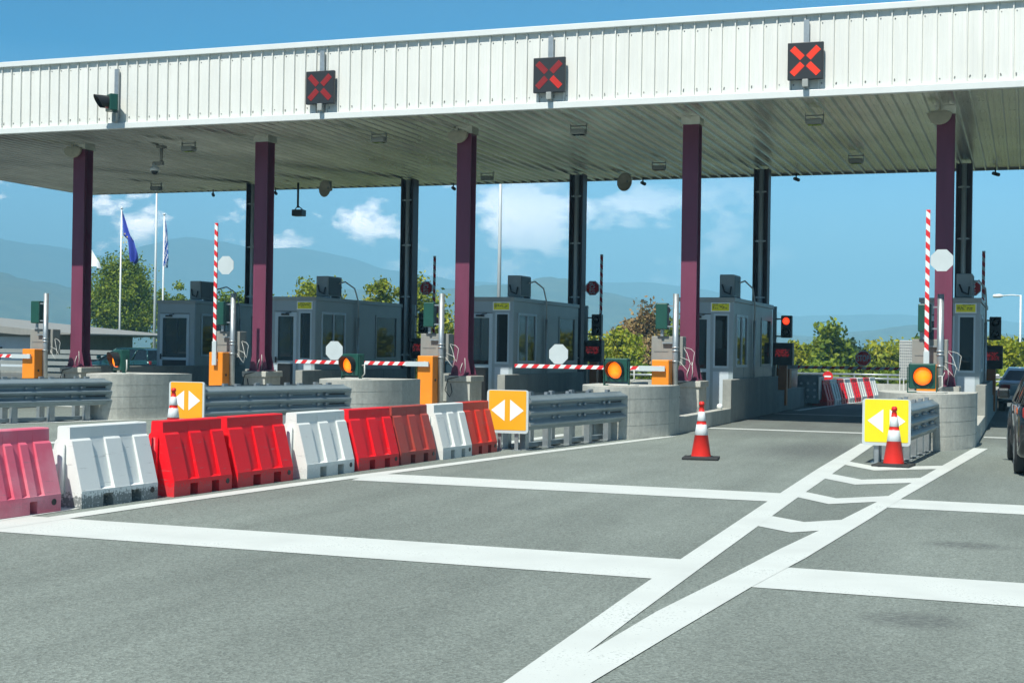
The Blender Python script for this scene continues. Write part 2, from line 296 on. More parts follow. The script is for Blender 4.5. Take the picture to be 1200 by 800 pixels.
# ------------------------------------------------------------------ ground
def asphalt():
    m = bpy.data.materials.new('asphalt'); m.use_nodes = True; t = m.node_tree; NN = t.nodes; LL = t.links; b = NN['Principled BSDF']
    b.inputs['Roughness'].default_value = 0.85; b.inputs['Specular IOR Level'].default_value = 0.3
    co = NN.new('ShaderNodeTexCoord')
    def noise_(sc, st, det=5, ro=0.6):
        mpn = NN.new('ShaderNodeMapping'); mpn.inputs['Scale'].default_value = st; LL.new(co.outputs['Object'], mpn.inputs[0])
        q = NN.new('ShaderNodeTexNoise'); q.inputs['Scale'].default_value = sc; q.inputs['Detail'].default_value = det; q.inputs['Roughness'].default_value = ro
        LL.new(mpn.outputs[0], q.inputs[0]); return q.outputs[0]
    def rng(v, a, b2, lo, hi):
        r = NN.new('ShaderNodeMapRange'); r.inputs[1].default_value = a; r.inputs[2].default_value = b2; r.inputs[3].default_value = lo; r.inputs[4].default_value = hi; LL.new(v, r.inputs[0]); return r.outputs[0]
    def mulc(c, f):
        x = NN.new('ShaderNodeMixRGB'); x.blend_type = 'MULTIPLY'; x.inputs[0].default_value = 1; LL.new(c, x.inputs[1]); LL.new(f, x.inputs[2]); return x.outputs[0]
    rgb = NN.new('ShaderNodeRGB'); rgb.outputs[0].default_value = (0.188, 0.214, 0.190, 1)
    c = mulc(rgb.outputs[0], rng(noise_(0.25, (1, 0.6, 1)), 0.3, 0.7, 0.80, 1.16))
    c = mulc(c, rng(noise_(1.3, (1, 0.10, 1)), 0.35, 0.7, 1.07, 0.84))
    vo = NN.new('ShaderNodeTexVoronoi'); vo.inputs['Scale'].default_value = 75; LL.new(co.outputs['Object'], vo.inputs[0])
    c = mulc(c, rng(vo.outputs['Color'], 0.0, 1.0, 0.60, 1.38))
    c = mulc(c, rng(noise_(220, (1, 1, 1), 2), 0.3, 0.7, 0.65, 1.35))
    # canopy shade painted into the lanes, patchy like oily asphalt; oil drips follow below
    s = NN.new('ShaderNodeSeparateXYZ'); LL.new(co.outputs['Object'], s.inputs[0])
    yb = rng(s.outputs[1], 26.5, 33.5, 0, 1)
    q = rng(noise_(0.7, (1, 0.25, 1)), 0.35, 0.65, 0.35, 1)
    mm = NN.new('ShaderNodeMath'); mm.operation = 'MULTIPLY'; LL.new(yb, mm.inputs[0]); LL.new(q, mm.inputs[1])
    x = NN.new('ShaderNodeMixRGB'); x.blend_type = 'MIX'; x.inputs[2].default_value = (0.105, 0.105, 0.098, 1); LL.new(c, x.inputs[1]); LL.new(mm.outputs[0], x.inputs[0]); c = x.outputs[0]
    # dark tyre-brush patches
    for (px, py, sx, sy) in ((-0.45, 12.6, 2.3, 3.2), (-0.62, 8.9, 2.6, 3.0), (-3.3, 24.0, 0.7, 0.35)):
        mpn = NN.new('ShaderNodeMapping'); mpn.inputs['Location'].default_value = (-px*sx, -py*sy, 0); mpn.inputs['Scale'].default_value = (sx, sy, 1); LL.new(co.outputs['Object'], mpn.inputs[0])
        g = NN.new('ShaderNodeTexGradient'); g.gradient_type = 'SPHERICAL'; LL.new(mpn.outputs[0], g.inputs[0])
        k = NN.new('ShaderNodeMath'); k.operation = 'MULTIPLY'; LL.new(rng(g.outputs[0], 0, 0.6, 0, 0.9), k.inputs[0]); LL.new(rng(noise_(14, (1, 3, 1)), 0.35, 0.65, 0, 1), k.inputs[1])
        x = NN.new('ShaderNodeMixRGB'); x.inputs[2].default_value = (0.07, 0.075, 0.075, 1); LL.new(c, x.inputs[1]); LL.new(k.outputs[0], x.inputs[0]); c = x.outputs[0]
    vd = NN.new('ShaderNodeTexVoronoi'); vd.inputs['Scale'].default_value = 0.9; LL.new(co.outputs['Object'], vd.inputs[0])
    dr = NN.new('ShaderNodeMath'); dr.operation = 'MULTIPLY'; LL.new(rng(vd.outputs['Distance'], 0.10, 0.03, 0, 0.45), dr.inputs[0]); LL.new(rng(noise_(0.35, (1, 0.4, 1)), 0.52, 0.62, 0, 1), dr.inputs[1])
    x = NN.new('ShaderNodeMixRGB'); x.inputs[2].default_value = (0.05, 0.055, 0.052, 1); LL.new(c, x.inputs[1]); LL.new(dr.outputs[0], x.inputs[0]); c = x.outputs[0]
    LL.new(c, b.inputs['Base Color'])
    bp = NN.new('ShaderNodeBump'); bp.inputs['Strength'].default_value = 0.5; bp.inputs['Distance'].default_value = 0.006; LL.new(vo.outputs['Distance'], bp.inputs['Height']); LL.new(bp.outputs[0], b.inputs['Normal'])
    return m
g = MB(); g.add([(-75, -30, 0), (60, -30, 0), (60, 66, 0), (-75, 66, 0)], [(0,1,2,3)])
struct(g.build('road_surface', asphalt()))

# terrain: one sheet, plaza level near, valley floor beyond, ridges far off
def lerp(tab, x):
    if x <= tab[0][0]: return tab[0][1]
    for (a, p), (b, q) in zip(tab, tab[1:]):
        if x <= b: return p + (q-p)*(x-a)/(b-a)
    return tab[-1][1]
def cosi(t): t = max(0, min(1, t)); return t*t*(3-2*t)
# ridge heights by bearing (deg from +Y, positive right), metres above the eye
RIDGE_FAR = [(-60, 560), (-41, 650), (-38, 590), (-36, 520), (-33, 640), (-29, 620), (-26, 540), (-22, 420), (-19, 410), (-15, 480), (-12, 430), (-9, 250), (-5, 245), (-2, 230), (3, 190), (30, 300)]
RIDGE_NEAR = [(-60, 240), (-42, 300), (-36, 200), (-33, 120), (-28, 180), (-22, 210), (-19, 230), (-16, 190), (-12, 130), (-8, 90), (-3, 120), (5, 60), (30, 150)]
KW = 0.4
def terrain_h(x, y):
    r = math.hypot(x, y); a = math.degrees(math.atan2(x, y))
    base = -0.06 - 7*cosi((r-70)/60) - 25*cosi((r-140)/500)
    if r < 700: return base
    n1 = noise.fractal(Vector((x/360, y/360, 3.1)), 0.9, 2.1, 7); n2 = noise.fractal(Vector((x/600, y/600, 8.0)), 0.9, 2.1, 7)
    hn = KW*(lerp(RIDGE_NEAR, a)+60)*math.exp(-((r-5000*KW)/(1300*KW))**2)
    hf = KW*(lerp(RIDGE_FAR, a)+70)*math.exp(-((r-9200*KW)/(1800*KW))**2)
    return base + max(hn*(1+0.28*n1), hf*(1+0.13*n2)) + 1.5*n1
rs = [0, 20, 45, 66, 75, 85, 95, 110, 130, 160, 200, 260, 340, 450, 600, 700, 800] + [860+60*i for i in range(26)] + [2460+60*i for i in range(45)]+[5300, 5700]
NA = 420; az0, az1 = -75, 50
vs = [(0, 0, -0.06)]; fs = []
for r in rs[1:]:
    for i in range(NA+1):
        a = R(az0+(az1-az0)*i/NA); x, y = r*math.sin(a), r*math.cos(a); vs.append((x, y, terrain_h(x, y)))
for i in range(NA): fs.append((0, 1+i+1, 1+i))
for j in range(len(rs)-2):
    o = 1+j*(NA+1)
    for i in range(NA): fs.append((o+i, o+i+1, o+NA+1+i+1, o+NA+1+i))
# near ground all round and behind the camera
tb = MB(); tb.add(vs, fs, 0, True)
o0 = len(tb.v)
nb = 80; ang = [R(az1+(360-(az1-az0))*i/nb) for i in range(nb+1)]
for i in range(nb): 
    a, b = ang[i], ang[i+1]
    prev = None
    tb.add([(0,0,-0.06), (70*math.sin(a), 70*math.cos(a), -0.06), (70*math.sin(b), 70*math.cos(b), -0.06)], [(0,2,1)])
    tb.add([(70*math.sin(a), 70*math.cos(a), -0.06), (70*math.sin(b), 70*math.cos(b), -0.06), (600*math.sin(b), 600*math.cos(b), -32), (600*math.sin(a), 600*math.cos(a), -32)], [(0,1,2,3)])
    tb.add([(600*math.sin(a), 600*math.cos(a), -32), (600*math.sin(b), 600*math.cos(b), -32), (5700*math.sin(b), 5700*math.cos(b), -33), (5700*math.sin(a), 5700*math.cos(a), -33)], [(0,1,2,3)])
tm = mat('terrain_ground', (0.045, 0.075, 0.035), 0.95, n=[(0.01, 0.0, 1.0, U1), (0.05, 0.55, 1.3, U1), (0.4, 0.75, 1.2, U1)], col2=(0.10, 0.11, 0.06))
struct(tb.build('terrain', tm))

# ------------------------------------------------------------------ haze
hz = MB().box(-5900, 5900, -5900, 5900, -42, 318)
hm = bpy.data.materials.new('haze_air'); hm.use_nodes = True
for n_ in list(hm.node_tree.nodes):
    if n_.type != 'OUTPUT_MATERIAL': hm.node_tree.nodes.remove(n_)
pv = hm.node_tree.nodes.new('ShaderNodeVolumePrincipled'); pv.inputs['Color'].default_value = (0.34, 0.76, 1.0, 1); pv.inputs['Density'].default_value = 6.0e-4
pv.inputs['Anisotropy'].default_value = -0.4
hm.node_tree.links.new(pv.outputs[0], [n_ for n_ in hm.node_tree.nodes if n_.type == 'OUTPUT_MATERIAL'][0].inputs['Volume'])
ho = hz.build('haze', hm); ho['kind'] = 'stuff'

# ------------------------------------------------------------------ road markings
def paint():
    m = mat('road_marking_paint', (0.74, 0.76, 0.73), 0.7); t = m.node_tree; NN = t.nodes; LL = t.links; b = NN['Principled BSDF']
    co = NN.new('ShaderNodeTexCoord'); q = NN.new('ShaderNodeTexNoise'); q.inputs['Scale'].default_value = 60; q.inputs['Detail'].default_value = 3; LL.new(co.outputs['Object'], q.inputs[0])
    q2 = NN.new('ShaderNodeTexNoise'); q2.inputs['Scale'].default_value = 1.6; q2.inputs['Detail'].default_value = 6; LL.new(co.outputs['Object'], q2.inputs[0])
    a = NN.new('ShaderNodeMath'); a.operation = 'MULTIPLY'; LL.new(q2.outputs[0], a.inputs[0]); a.inputs[1].default_value = 0.55
    s = NN.new('ShaderNodeMath'); LL.new(q.outputs[0], s.inputs[0]); LL.new(a.outputs[0], s.inputs[1])
    r = NN.new('ShaderNodeMapRange'); r.inputs[1].default_value = 0.93; r.inputs[2].default_value = 1.02; LL.new(s.outputs[0], r.inputs[0])
    x = NN.new('ShaderNodeMixRGB'); x.inputs[1].default_value = (0.57, 0.60, 0.565, 1); x.inputs[2].default_value = (0.30, 0.33, 0.31, 1); LL.new(r.outputs[0], x.inputs[0])
    r2 = NN.new('ShaderNodeMapRange'); r2.inputs[1].default_value = 0.3; r2.inputs[2].default_value = 0.7; r2.inputs[3].default_value = 0.90; r2.inputs[4].default_value = 1.04; LL.new(q2.outputs[0], r2.inputs[0])
    y = NN.new('ShaderNodeMixRGB'); y.blend_type = 'MULTIPLY'; y.inputs[0].default_value = 1; LL.new(x.outputs[0], y.inputs[1]); LL.new(r2.outputs[0], y.inputs[2])
    LL.new(y.outputs[0], b.inputs['Base Color']); return m
PM = paint()
def strip(pts, z, name):
    mb = MB(); mb.add([(x, y, z) for x, y in pts], [tuple(range(len(pts)))]); return struct(mb.build(name, PM))
def ribbon(l, r, z, name):
    mb = MB()
    for i in range(len(l)-1): mb.add([(*l[i], z), (*r[i], z), (*r[i+1], z), (*l[i+1], z)], [(0,1,2,3)])
    return struct(mb.build(name, PM))
strip([(-8.75, 9.72), (-2.32, 9.72), (-2.36, 10.72), (-8.72, 10.72)], 0.004, 'rumble_strip_marking')
strip([(-1.9, 9.66), (8, 9.66), (8, 10.66), (-1.8, 10.66)], 0.004, 'rumble_strip_marking')
strip([(-7.6, 15.32), (-2.4, 15.32), (-2.45, 16.28), (-7.75, 16.28)], 0.004, 'rumble_strip_marking')
strip([(-1.4, 15.30), (8, 15.30), (8, 16.20), (-1.35, 16.25)], 0.004, 'rumble_strip_marking')
strip([(-17.2, 9.72), (-9.6, 9.72), (-9.6, 10.72), (-17.2, 10.72)], 0.004, 'rumble_strip_marking')
strip([(-16.5, 15.3), (-9.2, 15.3), (-9.2, 16.28), (-16.5, 16.28)], 0.004, 'rumble_strip_marking')
for k in range(-1, 4):                        # stop lines across each lane
    xa = (XC[k] if k >= 0 else 3.83)-0.86 if k >= 0 else 3.83-0.86
    xb_ = xa - 5.5 + 1.74
    strip([(xb_, 29.35), (xa, 29.35), (xa, 29.72), (xb_, 29.72)], 0.004, 'stop_line')
ribbon([(-2.36, 2.0), (-2.34, 6.4), (-2.44, 9.0), (-2.50, 11.0), (-2.62, 15.6), (-2.72, 20.0), (-2.80, 26.1)], [(-2.13, 2.0), (-2.14, 6.4), (-2.20, 8.2), (-2.27, 11.0), (-2.37, 15.6), (-2.44, 20.0), (-2.54, 26.1)], 0.0052, 'lane_line')
ribbon([(-2.2, 2.0), (-2.19, 6.4), (-2.12, 8.5), (-1.98, 10.2), (-1.88, 11.6), (-1.66, 14.0), (-1.47, 16.4), (-0.86, 25.9)], [(-1.98, 2.0), (-1.96, 6.4), (-1.86, 8.0), (-1.75, 9.65), (-1.61, 11.2), (-1.43, 14.0), (-1.29, 16.4), (-0.62, 25.9)], 0.0060, 'lane_line')
def chev(y0, y1, tipdrop):
    # V shaped hatch bars between the two lines
    xl, xm = -2.5+0.012*(20-y0), -1.97; xr = lerp([(10, -1.86), (14, -1.56), (16.4, -1.38), (25.9, -0.74)], y0+tipdrop*0.85+0.3)-0.10
    mb = MB(); z = 0.0046
    mb.add([(xl-0.08, y0+tipdrop, z), (xm, y0, z), (xm, y1, z), (xl-0.08, y1+tipdrop, z)], [(0,1,2,3)])
    mb.add([(xm, y0, z), (xr+0.1, y0+tipdrop*0.85, z), (xr+0.1, y1+tipdrop*0.85, z), (xm, y1, z)], [(0,1,2,3)])
    struct(mb.build('hatch_marking', PM))
chev(12.75, 13.60, 0.5); chev(15.35, 16.0, 0.75); chev(17.8, 18.55, 0.85); chev(20.1, 20.75, 1.0)
# kerb-side line beside the row of plastic barriers (right line of the next island's nose)
ribbon([(-8.45, 9.72), (-8.30, 12.0), (-8.02, 14.6), (-7.65, 17.4), (-7.22, 20.8), (-6.72, 24.0), (-6.38, 26.2)], [(-8.22, 9.72), (-8.06, 12.0), (-7.78, 14.6), (-7.42, 17.4), (-7.0, 20.8), (-6.52, 24.0), (-6.2, 26.2)], 0.0052, 'lane_line')
ribbon([(-8.9, 9.0), (-8.8, 14), (-8.6, 20.0), (-8.3, 25.6)], [(-8.6, 9.0), (-8.5, 14), (-8.3, 20.0), (-8.05, 25.6)], 0.0060, 'lane_line')
ribbon([(-15.9, 12), (-14.8, 18), (-13.9, 25.5)], [(-15.6, 12), (-14.5, 18), (-13.6, 25.5)], 0.0052, 'lane_line')
ribbon([(-14.6, 12), (-13.6, 18), (-11.85, 26.0)], [(-14.3, 12), (-13.3, 18), (-11.6, 26.0)], 0.0060, 'lane_line')
ribbon([(-21.4, 12), (-19.6, 20), (-17.3, 26.5)], [(-21.1, 12), (-19.3, 20), (-17.05, 26.5)], 0.0060, 'lane_line')
strip([(-26, 15.3), (-17.5, 15.3), (-17.5, 16.28), (-26, 16.28)], 0.004, 'rumble_strip_marking')
for k in range(4):                            # far edge line beyond the booths
    strip([(XC[k]-0.86-3.76, 37.6), (XC[k]-0.86, 37.6), (XC[k]-0.86, 37.8), (XC[k]-0.86-3.76, 37.8)], 0.004, 'stop_line')
ribbon([(-6.15, 40), (-5.3, 50), (-3.6, 62)], [(-5.95, 40), (-5.1, 50), (-3.4, 62)], 0.0052, 'lane_line')

# ------------------------------------------------------------------ islands
def island(k):
    x = XC[k]; w = ordw(k)
    o = struct(MB().box(x-0.62, x+0.62, 27.02, 46.0, -0.02, 0.15).build('island_slab', M['conc'], bevel=0.02))
    # nose block
    t = thing('concrete_nose', f'rounded concrete nose block of the {w} toll island, board marked', 'concrete block', (x, 26.1, 0), 0, 'concrete noses of the toll islands')
    poly = [(0.83, 0.9), (0.83, 0)] + [(-0.83*math.sin(R(a))/math.sin(R(64)), -1.45*(math.cos(R(a))-math.cos(R(64)))/(1-math.cos(R(64)))) for a in range(-60, 61, 5)] + [(-0.83, 0), (-0.83, 0.9)]
    b = MB()
    levels = [0, 0.235, 0.245, 0.475, 0.485, 0.715, 0.725, 0.95]
    for z0, z1 in zip(levels, levels[1:]):
        ins = 0.006 if z1-z0 < 0.02 else 0
        b.prism([(px*(1-ins/0.83), py*(1-ins) ) for px, py in poly], z0, z1, 'z', 0, False)
    b.build('block', M['conc'], t, bevel=0)
    # walls on both sides
    for s in (-1, 1):
        side = 'right' if s > 0 else 'left'
        t = thing('island_wall', f'grey concrete wall along the {side} side of the {w} toll island', 'wall', (x+s*0.735, 27.0, 0), 0, 'concrete walls along the toll islands')
        b = MB().box(-0.10, 0.10, 0.02, 5.05, 0, 0.33); b.build('low_wall', M['conc'], t, bevel=0.012)
        b = MB()
        for i in range(4): b.box(-0.10, 0.10, 5.06+1.62*i, 5.06+1.62*(i+1)-0.012, 0, 0.98)
        b.build('tall_wall', M['concwall'], t, bevel=0.012)
        b = MB()
        for i in range(4): b.box(-0.10, 0.10, 11.56+1.82*i, 11.56+1.82*(i+1)-0.012, 0, 0.58)
        b.build('end_wall', M['concwall'], t, bevel=0.012)
    # pedestal
    t = thing('column_pedestal', f'square concrete pedestal under the front purple column of the {w} island', 'pedestal', (x, 31.5, 0.15), 0, 'concrete pedestals under the front columns')
    b = MB().box(-0.30, 0.30, -0.38, 0.40, 0, 0.66); b.box(-0.34, 0.34, -0.42, 0.44, 0.66, 0.80); b.build('block', M['conc'], t, bevel=0.015)
    b = MB().tube([(0.12, -0.40, 0.80), (-0.24, -0.44, 0.72), (-0.3, -0.46, 0.45), (-0.18, -0.46, 0.30), (-0.12, -0.46, 0.42), (-0.16, -0.46, 0.62)], 0.012, 6); b.build('cable_loop', M['black'], t)
for k in range(5): island(k)
# rightmost wall of the neighbouring island outside the picture keeps the lane closed
# ------------------------------------------------------------------ front columns
SZ = 6.835
def front_col(k):
    x = XC[k]
    t = thing('front_column', f'purple steel column on the concrete pedestal of the {ordw(k)} toll island, front row', 'column', (x-0.02, 31.5, 0.95), 0, 'front row of purple canopy columns')
    h = SZ-0.95
    b = MB(); b.box(-0.18, 0.18, -0.18, -0.155, 0, h); b.box(-0.18, 0.18, 0.155, 0.18, 0, h); b.box(-0.007, 0.007, -0.155, 0.155, 0, h)
    b.build('shaft', M['purple'], t)
    b = MB(); b.box(-0.26, 0.26, -0.27, 0.27, 0, 0.03)
    for s in (-1, 1):
        b.prism([(s*0.18, 0.03), (s*0.26, 0.03), (s*0.18, 0.42)], -0.175, -0.16, 'y'); b.prism([(s*0.18, 0.03), (s*0.26, 0.03), (s*0.18, 0.42)], 0.16, 0.175, 'y')
        for sy in (-0.22, 0.22): b.cyl((s*0.21, sy, 0.03), (s*0.21, sy, 0.09), 0.018, n=6)
    b.build('base_plate', M['purple'], t)
    b = MB(); b.tube([(0.1, -0.2, 0.0), (0.13, -0.21, 0.2), (0.11, -0.2, 0.42)], 0.008, 5); b.tube([(0.02, -0.2, 0.0), (0.0, -0.215, 0.15), (0.05, -0.2, 0.3)], 0.008, 5); b.build('earth_wire', M['cable'], t)
    b = MB(); b.box(-0.21, 0.21, -0.22, 0.22, h-0.12, h+0.06); b.build('capital', M['soffit'], t)
    if k in (0, 2, 4):
        b = MB(); n = 24; pts = [(-0.12+0.25*math.cos(math.pi+math.pi*i/n), h-0.10+0.25*math.sin(math.pi+math.pi*i/n)) for i in range(n+1)]
        b.prism(pts, -0.36, -0.235, 'y', sm=True); b.box(-0.30, 0.05, -0.34, -0.25, h-0.10, h-0.06); b.box(-0.14, -0.10, -0.33, -0.27, h-0.08, h)
        b.build('cable_reel', M['disc'], t)
for k in range(5): front_col(k)
def back_col(k):
    x = XC[k]
    t = thing('rear_column', f'dark steel column with a galvanised downpipe in its channel, rear row, {ordw(k)} island', 'column', (x, 40.4, 0.15), 0, 'rear row of dark canopy columns')
    h = SZ-0.15
    b = MB(); b.box(-0.21, -0.18, -0.21, 0.21, 0, h); b.box(0.18, 0.21, -0.21, 0.21, 0, h); b.box(-0.18, 0.18, -0.01, 0.01, 0, h); b.box(-0.3, 0.3, -0.3, 0.3, 0, 0.03)
    b.build('shaft', M['darkcol'], t)
    b = MB().cyl((0.0, -0.13, 0.05), (0.0, -0.13, h-0.02), 0.07, n=12); b.build('downpipe', M['alu'], t)
    b = MB()
    for z in (1.2, 3.0, 4.6, 6.0): b.box(-0.12, 0.12, -0.19, -0.186, z, z+0.05); b.cyl((-0.14, -0.2, z+.02), (-0.14, -0.215, z+.02), 0.018, n=6); b.cyl((0.14, -0.2, z+.02), (0.14, -0.215, z+.02), 0.018, n=6)
    b.build('pipe_clamp', M['galv'], t)
for k in range(5): back_col(k)

# ------------------------------------------------------------------ canopy
XL, XR, YF, YB, ZT = -31.4, 12.0, 29.25, 42.1, 8.65
can = thing('toll_canopy', 'long flat canopy with white ribbed fascia and ribbed metal soffit over the toll lanes', 'canopy', (0, 0, 0))
P_ = 0.2875
b = MB(); x = XL; x_i = 0
prof = []
while x < XR:
    prof += [(x, 0), (x+0.006, -0.038), (x+0.028, -0.038), (x+0.034, 0), (x+0.040, 0.012), (x+0.048, 0.012), (x+0.052, 0), (x+0.12, 0), (x+0.13, -0.003), (x+0.14, 0), (x+0.20, 0), (x+0.21, -0.003), (x+0.22, 0)]; x += P_
z0, z1 = SZ+0.14, ZT-0.13
for (xa, ya), (xb2, yb2) in zip(prof, prof[1:]):
    b.add([(xa, YF+ya, z0), (xb2, YF+yb2, z0), (xb2, YF+yb2, z1), (xa, YF+ya, z1)], [(0,1,2,3)])
FS = b
b = MB().box(XL-0.06, XR, YF-0.075, YF+0.04, SZ, SZ+0.145); b.build('bottom_trim', M['trim'], can, bevel=0.01)
b = MB().box(XL-0.06, XR, YF-0.09, YF+0.3, ZT-0.13, ZT); b.build('top_trim', M['trim'], can, bevel=0.01)
b = FS; x = XL+0.08; j = 0
while x < XR:
    for z in (z0+0.12, z0+0.14+0.001*(j % 3), z1-0.17):
        if rnd.random() < 0.8: b.cyl((x+rnd.uniform(-.01, .01), YF-0.001, z+rnd.uniform(-.02, .02)), (x, YF-0.009, z), 0.012, n=6, mi=1)
    x += P_; j += 1
b.build('fascia_sheet', [M['fascia'], M['screw']], can)
b = MB(); x = XL; prof = []
while x < XR:
    prof += [(x, 0), (x+0.010, -0.065), (x+0.045, -0.065), (x+0.070, 0), (x+0.15, 0), (x+0.155, -0.008), (x+0.175, -0.008), (x+0.18, 0)]; x += 0.302
for (xa, za), (xb2, zb2) in zip(prof, prof[1:]):
    b.add([(xa, YF+0.04, SZ+.066+za), (xb2, YF+0.04, SZ+.066+zb2), (xb2, YB, SZ+.066+zb2), (xa, YB, SZ+.066+za)], [(0,1,2,3)])
x = XL+0.18
while x < XR:
    for y in (29.6, 30.9, 32.2, 33.5, 34.8, 36.1, 37.4, 38.7, 40.0, 41.2):
        b.cyl((x, y, SZ+0.067), (x, y, SZ+0.058), 0.013, n=5, mi=1); b.cyl((x+0.09, y+0.02, SZ+0.067), (x+0.09, y+0.02, SZ+0.058), 0.013, n=5, mi=1)
    x += 0.302
b.build('soffit_sheet', [M['soffit'], M['screw']], can)
b = MB().box(XL, XR, YF+0.1, YB-0.02, SZ+0.20, SZ+0.26); b.box(XL+.02, XR-.02, YF+.1, YF+.16, SZ+.26, ZT-.14); b.build('roof_deck', M['trim'], can)
b = MB().prism([(YF+0.04, SZ-0.01), (YB+0.03, SZ-0.01), (YB+0.03, SZ+0.27), (YF+0.3, ZT-0.15), (YF+0.04, ZT-0.15)], XL-0.05, XL-0.01, 'x'); b.build('side_trim', M['trim'], can)
b = MB().box(XL, XR, YB+0.003, YB+0.05, SZ+0.005, SZ+0.27); 
b.build('rear_trim', M['greybox'], can)
# support angle along soffit
b = MB()
for k in range(5):
    xx = XC[k]; b.box(xx-0.42, xx+0.42, 29.05, 41.7, SZ-0.012, SZ-0.004)
# (closer sheets between ribs over the columns are left out)

# ------------------------------------------------------------------ soffit fittings
def floodlight(x, y, lab):
    t = thing('floodlight', lab, 'floodlight', (x, y, SZ-0.05), 0, 'floodlights under the canopy')
    b = MB(); b.box(-0.17, 0.17, -0.12, 0.12, -0.20, -0.08); b.build('lamp_box', M['ac'], t, bevel=0.02)
    b = MB(); b.box(-0.14, 0.14, -0.095, 0.095, -0.212, -0.2); b.build('lamp_glass', M['glass'], t)
    b = MB(); b.box(-0.20, -0.185, -0.02, 0.02, -0.16, 0.05); b.box(0.185, 0.20, -0.02, 0.02, -0.16, 0.05); b.box(-0.2, 0.2, -0.02, 0.02, -0.01, 0.01); b.build('bracket', M['screw'], t)
    return t
FL = [(-20.44, 31.5, 'floodlight under the canopy beside the hanging dome camera'), (-14.92, 31.3, 'floodlight under the canopy front, above and left of the middle booth'), (-9.83, 31.3, 'floodlight under the canopy front, between the middle and the next purple column to its right'),
      (-4.42, 31.2, 'floodlight under the canopy front, just below the brightest red cross sign'), (-9.6, 38.0, 'floodlight near the rear edge, left of the second purple column from the right'),
      (-15.09, 39.1, 'floodlight near the rear edge, right of the middle purple column'), (-4.27, 37.8, 'floodlight near the rear edge, left of the rightmost purple column'), (-26.7, 39.3, 'floodlight near the rear edge, above the flags at the left')]
for a in FL: floodlight(*a)
t = thing('dome_camera', 'white dome camera hanging on a short pole from the soffit at the left', 'camera', (-21.6, 32.0, SZ-0.04))
b = MB().cyl((0, 0, 0.05), (0, 0, -0.42), 0.045); b.box(-0.1, 0.1, -0.1, 0.1, -0.03, 0.04); b.box(-0.24, 0.06, -0.05, 0.05, -0.47, -0.38); b.build('drop_pole', M['greybox'], t)
b = MB().lathe([(0.0, -0.40), (0.055, -0.41), (0.07, -0.50), (0.12, -0.54), (0.12, -0.62), (0.0, -0.625)], (-0.2, 0, 0)); b.build('camera_housing', M['white'], t)
b = MB().lathe([(0.09, -0.622), (0.085, -0.67), (0.05, -0.71), (0, -0.72)], (-0.2, 0, 0)); b.build('camera_dome', M['black'], t)
t = thing('hanging_camera', 'black camera cage on a pole hanging below the rear canopy edge', 'camera', (-22.1, 40.4, SZ-0.05))
b = MB().cyl((0, 0, 0.05), (0, 0, -0.75), 0.035); b.build('drop_pole', M['black'], t)
b = MB().box(-0.14, 0.22, -0.15, 0.15, -1.02, -0.82); b.tube([(-0.13, 0, -0.85), (0, 0, -0.68), (0.2, 0, -0.84)], 0.02, 6); b.build('camera_body', M['black'], t, bevel=0.02)
def reel(x, y, lab):
    t = thing('loudspeaker_horn', lab, 'loudspeaker', (x, y, SZ-0.05), R(-20), 'round horns under the rear soffit')
    b = MB().lathe([(0.05, 0.12), (0.09, 0.0), (0.26, -0.16), (0.27, -0.17), (0.24, -0.16), (0.06, -0.02), (0, -0.02)], (0, 0, -0.2), axis='y'); b.build('horn', M['disc'], t)
    b = MB().box(-0.03, 0.03, -0.03, 0.10, -0.2, 0.05); b.box(-0.34, -0.02, 0.0, 0.10, -0.14, -0.02); b.build('bracket', M['screw'], t)
reel(-20.9, 40.2, 'round cream horn fixed under the rear soffit right of the hanging camera')
reel(-11.2, 40.6, 'round horn beside the rear column behind the red cross sign in the middle')
def bullet(x, lab):
    t = thing('bullet_camera', lab, 'camera', (x, 41.6, SZ-0.03), 0, 'small cameras along the rear canopy edge')
    b = MB().cyl((0.0, 0.0, 0.05), (0.0, 0.0, -0.12), 0.02, n=8); b.build('bracket', M['black'], t)
    b = MB().cyl((-0.06, 0.08, -0.10), (0.09, -0.12, -0.17), 0.05, n=12); b.build('camera_body', M['black'], t)
for xx, lab in ((-26.0, 'small camera on the rear canopy edge above the blue flag'), (-23.6, 'small camera on the rear canopy edge just left of the hanging camera'), (-17.2, 'small camera on the rear canopy edge left of the middle purple column'), (-11.9+0.9, 'small camera on the rear canopy edge right of the third rear column'), (-6.4, 'small camera on the rear canopy edge right of the second rear column'), (-0.9, 'small camera on the rear canopy edge right of the rightmost columns')):
    bullet(xx, lab)

